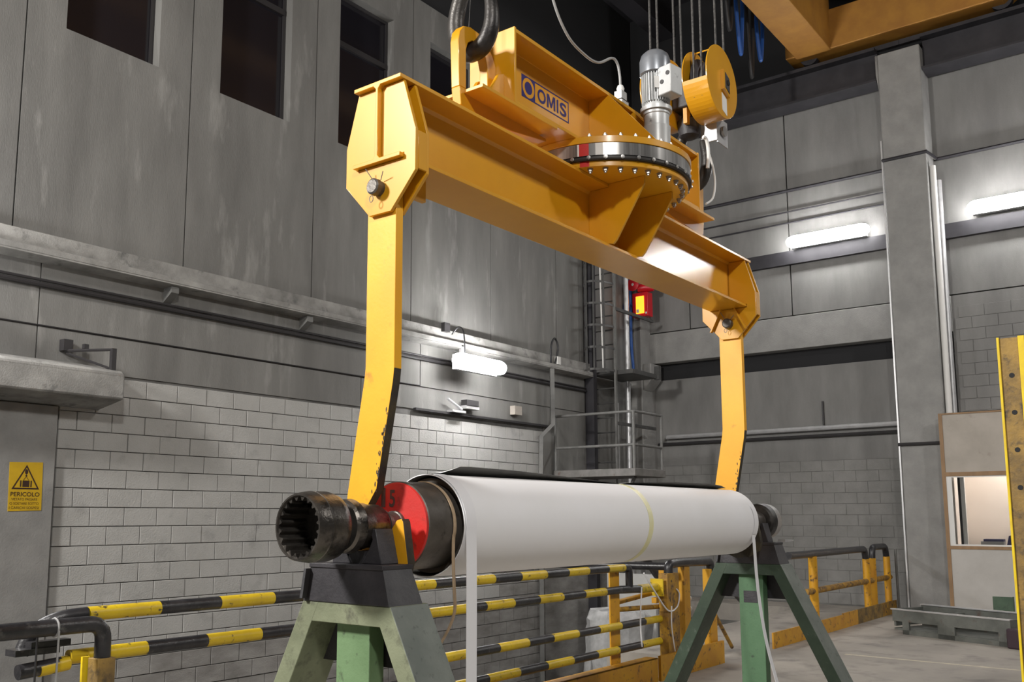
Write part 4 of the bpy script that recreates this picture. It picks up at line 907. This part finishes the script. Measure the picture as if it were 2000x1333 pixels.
# ---- right wall fittings
wallpipe('conduit', 'light galvanised cable tray along the wall beside the tall column', [(17.70, 8.9, 3.20), (17.70, 4.30, 3.22)], .045, 'galvanised', n=8)
wallpipe('conduit', 'dark pipe running under the galvanised cable tray', [(17.72, 9.1, 3.06), (17.72, 4.25, 3.08)], .03, 'frame_dark', n=8)
for i, y in enumerate((7.55, 5.72)):
    wallpipe('wall_rod', ['short dark upright rod on the wall nearer the corner', 'short dark upright rod on the wall nearer the tall column'][i], [(17.76, y, 3.26), (17.76, y, 3.72)], .018, 'frame_dark', 'rod', n=6)
for z, lab in ((7.40, 'upper thin cable strung along the wall panels'), (7.18, 'lower thin cable strung along the wall panels')):
    wallpipe('wall_cable', lab, [(17.57, YL, z), (17.57, 4.24, z+.02)], .014, 'girder_dark', 'cable', n=6)
wallpipe('wall_cable', 'thicker dark cable on the panel joint crossing the tall column', [(17.56, YL, 7.83), (17.56, 4.3, 7.83), (17.06, 4.24, 7.83), (17.06, 3.52, 7.83), (17.56, 3.45, 7.83), (17.56, -4, 7.83)], .03, 'girder_dark', 'cable', n=6)
wallpipe('downpipe', 'bright white pipe down the side of the tall column', [(17.22, 3.47, 7.6), (17.22, 3.47, 3.30)], .05, 'white_frame')
wallpipe('downpipe', 'grey pipe behind the bright white pipe', [(17.45, 3.44, 7.4), (17.45, 3.44, 3.30)], .05, 'galvanised')
m = MB(); m.box(17.06, 17.09, 4.235, 4.26, .0, 8.2, 'galvanised'); tag(m.build('corner_strip'), 'thin bright metal strip down the column edge', 'strip')
wallpipe('conduit', 'short dark pipe clamped across the tall column above the cabin', [(17.05, 4.26, 2.80), (17.05, 3.55, 2.80)], .028, 'frame_dark', n=8)
# cabin
cb_ = thing('control_cabin', (16.8, 2.4, 0), 'beige panelled control cabin with a lit window', 'cabin')
XC = 16.8; c0, c1 = .2, 3.545
wy0, wy1, wz0, wz1 = 1.6, 3.43, 1.135, 2.225
m = MB(); m.box(XC, XC+.06, c0, c1, 2.30, 3.24, 'cabin_panel'); m.build('upper_panel', cb_)
m = MB(); m.box(XC, XC+.06, c0, c1, 0, 1.08, 'cabin_wall'); m.build('lower_panel', cb_)
m = MB(); m.box(XC, XC+.06, c0, wy0, 1.08, 2.30, 'cabin_wall'); m.build('side_panel', cb_)
for y0, y1, z0, z1 in ((3.50, 3.555, .0, 3.26), (c0, 3.50, 2.235, 2.30), (c0, 3.50, 1.075, 1.125), (c0, 3.50, 3.235, 3.26)):
    m = MB(); m.box(XC-.015, XC+.05, y0, y1, z0, z1, 'wood_trim'); m.build('wood_batten', cb_)
m = MB()
for y0, y1, z0, z1 in ((3.42, 3.50, 1.125, 2.235), (1.5, 1.58, 1.125, 2.235), (1.58, 3.42, 1.125, 1.15), (1.58, 3.42, 2.215, 2.235)): m.box(XC+.0, XC+.05, y0, y1, z0, z1, 'white_frame')
m.build('window_frame', cb_)
m = MB(); m.box(XC+.04, XC+.09, 3.31, 3.345, 1.15, 2.215, 'frame_dark'); m.box(XC+.05, XC+.10, 3.25, 3.31, 1.15, 2.215, 'white_frame'); m.build('sliding_sash', cb_)
m = MB(); m.box(XC+.030, XC+.034, 1.58, 3.42, 1.15, 2.215, 'pane'); m.build('pane', cb_)
m = MB(); m.box(XC+.06, XC+.95, 3.40, 3.50, 0, 3.2, 'cabin_inside'); m.box(XC+.9, XC+.95, c0, 3.40, 0, 3.2, 'cabin_inside'); m.box(XC+.06, XC+.9, c0, 3.40, 3.15, 3.2, 'cabin_inside'); m.build('inner_lining', cb_)
m = MB(); m.box(XC+.06, XC+.6, c0, 3.40, 1.08, 1.12, 'cabin_inside'); m.build('desk', cb_)
li = bpy.data.lights.new('cabin_lamp', 'AREA'); li.energy = 34; li.size = .6; li.color = (1, .93, .86); lo_ = bpy.data.objects.new('cabin_lamp', li); COL.objects.link(lo_); lo_.location = (XC+.45, 2.3, 3.1)
m = MB(); m.prism([(2.35, 1.122), (2.72, 1.122), (2.68, 1.29), (2.52, 1.33), (2.42, 1.20)], 'x', XC+.12, XC+.30, 'navy_plastic'); tag(m.build('bag'), 'dark navy bag lying on the cabin window desk', 'bag')
m = MB(); m.box(XC+.12, XC+.32, 2.76, 3.08, 1.122, 1.20, 'cable_grey'); m.box(XC+.12, XC+.30, 2.76, 3.04, 1.20, 1.235, 'navy_plastic'); tag(m.build('folder_stack'), 'small stack of folders beside the navy bag', 'folders')
# steel skid and green post in front of the cabin
sk = thing('steel_skid', (13.9, 2.9, 0), 'grey open-topped steel skid on the floor by the cabin', 'skid')
def rot(pts, c, a): return [(c[0]+(x-c[0])*cos(a)-(y-c[1])*sin(a), c[1]+(x-c[0])*sin(a)+(y-c[1])*cos(a)) for x, y in pts]
A_, B_ = Vector((14.05, 3.72)), Vector((13.40, 2.18))
dv = (B_-A_).normalized(); nv_ = Vector((-dv.y, dv.x))
if nv_.x < 0: nv_ = -nv_
def sbox(m, s0, s1, t0, t1, z0, z1, mat):
    P = [A_+dv*s0+nv_*t0, A_+dv*s1+nv_*t0, A_+dv*s1+nv_*t1, A_+dv*s0+nv_*t1]; m.prism([(p.x, p.y) for p in P], 'z', z0, z1, mat)
Ls = (B_-A_).length
m = MB(); sbox(m, 0, Ls, 0, .03, .17, .33, 'skid_steel'); sbox(m, .15, .25, 0, .03, 0, .17, 'skid_steel'); sbox(m, .68, .92, 0, .03, 0, .17, 'skid_steel'); sbox(m, Ls-.16, Ls, 0, .03, 0, .17, 'skid_steel'); sbox(m, .15, Ls, 0, .03, 0, .06, 'skid_steel'); sbox(m, -.02, Ls, -.01, .06, .32, .335, 'galvanised'); m.build('front_side', sk)
m = MB(); sbox(m, 0, Ls, .62, .65, .06, .36, 'skid_steel'); sbox(m, 0, Ls, .60, .67, .355, .37, 'galvanised'); m.build('back_side', sk)
for s0, s1, z0, z1 in ((Ls-.03, Ls, .06, .33), (0, .03, .10, .33), (.6, .66, .17, .30)):
    m = MB(); sbox(m, s0, s1, .03, .62, z0, z1, 'skid_steel'); m.build('cross_plate', sk)
m = MB(); sbox(m, 0, Ls, .03, .62, .05, .075, 'skid_steel'); m.build('bottom', sk)
m = MB(); sbox(m, Ls+.01, Ls+.24, -.12, .18, 0, .24, 'maroon_paint'); m.build('end_block', sk, bevel=.02)
gp = MB(); gp.box(14.86, 14.88, 2.36, 2.61, 0, .50, 'green_dark'); gp.box(14.88, 14.96, 2.36, 2.38, 0, .50, 'green_dark'); tag(gp.build('green_plate', bevel=.004), 'upright dark green steel plate behind the skid', 'plate')
# yellow drilled post at the right edge
yp = thing('drilled_post', (5.6, .82, 0), 'tall rusty steel post with bolt holes and yellow edges', 'post')
m = MB(); pw0, pw1 = .775, .862
m.box(5.585, 5.605, pw0, pw1, 0, 2.53, 'rust_plate'); m.build('web', yp)
m = MB(); m.prism([(5.575, pw1), (5.575, pw1+.012), (5.66, pw1+.012), (5.66, pw1)], 'z', 0, 2.535, 'edge_yellow'); m.build('edge_flange', yp, bevel=.002)
m = MB(); m.box(5.575, 5.66, pw0-.03, pw0, 0, 2.535, 'edge_yellow'); m.build('edge_flange', yp, bevel=.002)
for z in (2.33, 2.135, 1.94, 1.745, 1.2, .8):
    m = MB(); m.lathe([(5.5835, .013), (5.5855, .013)], (0, .815, z), 'x', 'dark_gap', 16); m.build('bolt_hole', yp)

# ---- things in the pit, seen through the guard
m = MB(); m.box(14.6, 14.66, 7.62, 8.55, -2.4, .62, 'board_grey'); tag(m.build('notice_board'), 'pale grey board leaning in the pit behind the striped pipes', 'board')
m = MB(); n = 26; vs = []; random.seed(3)
hs = [-2.4, -1.9, -1.4, -.9, -.5, -.2, .02, .14, .17]
for k, z in enumerate(hs):
    for i in range(n):
        a = 2*pi*i/n; r = .52*(1 if k < 7 else (.82 if k == 7 else .35))*(1+.10*sin(5*a+k*1.3)+.06*sin(11*a-k*.7)+random.uniform(-.05, .05))
        vs.append((13.2+r*.8*cos(a), 7.55+r*sin(a), z+random.uniform(-.03, .03)))
fs = [(k*n+i, k*n+(i+1) % n, (k+1)*n+(i+1) % n, (k+1)*n+i) for k in range(len(hs)-1) for i in range(n)]+[tuple((len(hs)-1)*n+i for i in range(n))]
m.add(vs, fs, 'plastic_film'); tag(m.build('wrapped_bundle'), 'crumpled grey plastic-wrapped bundle standing in the pit', 'bundle')
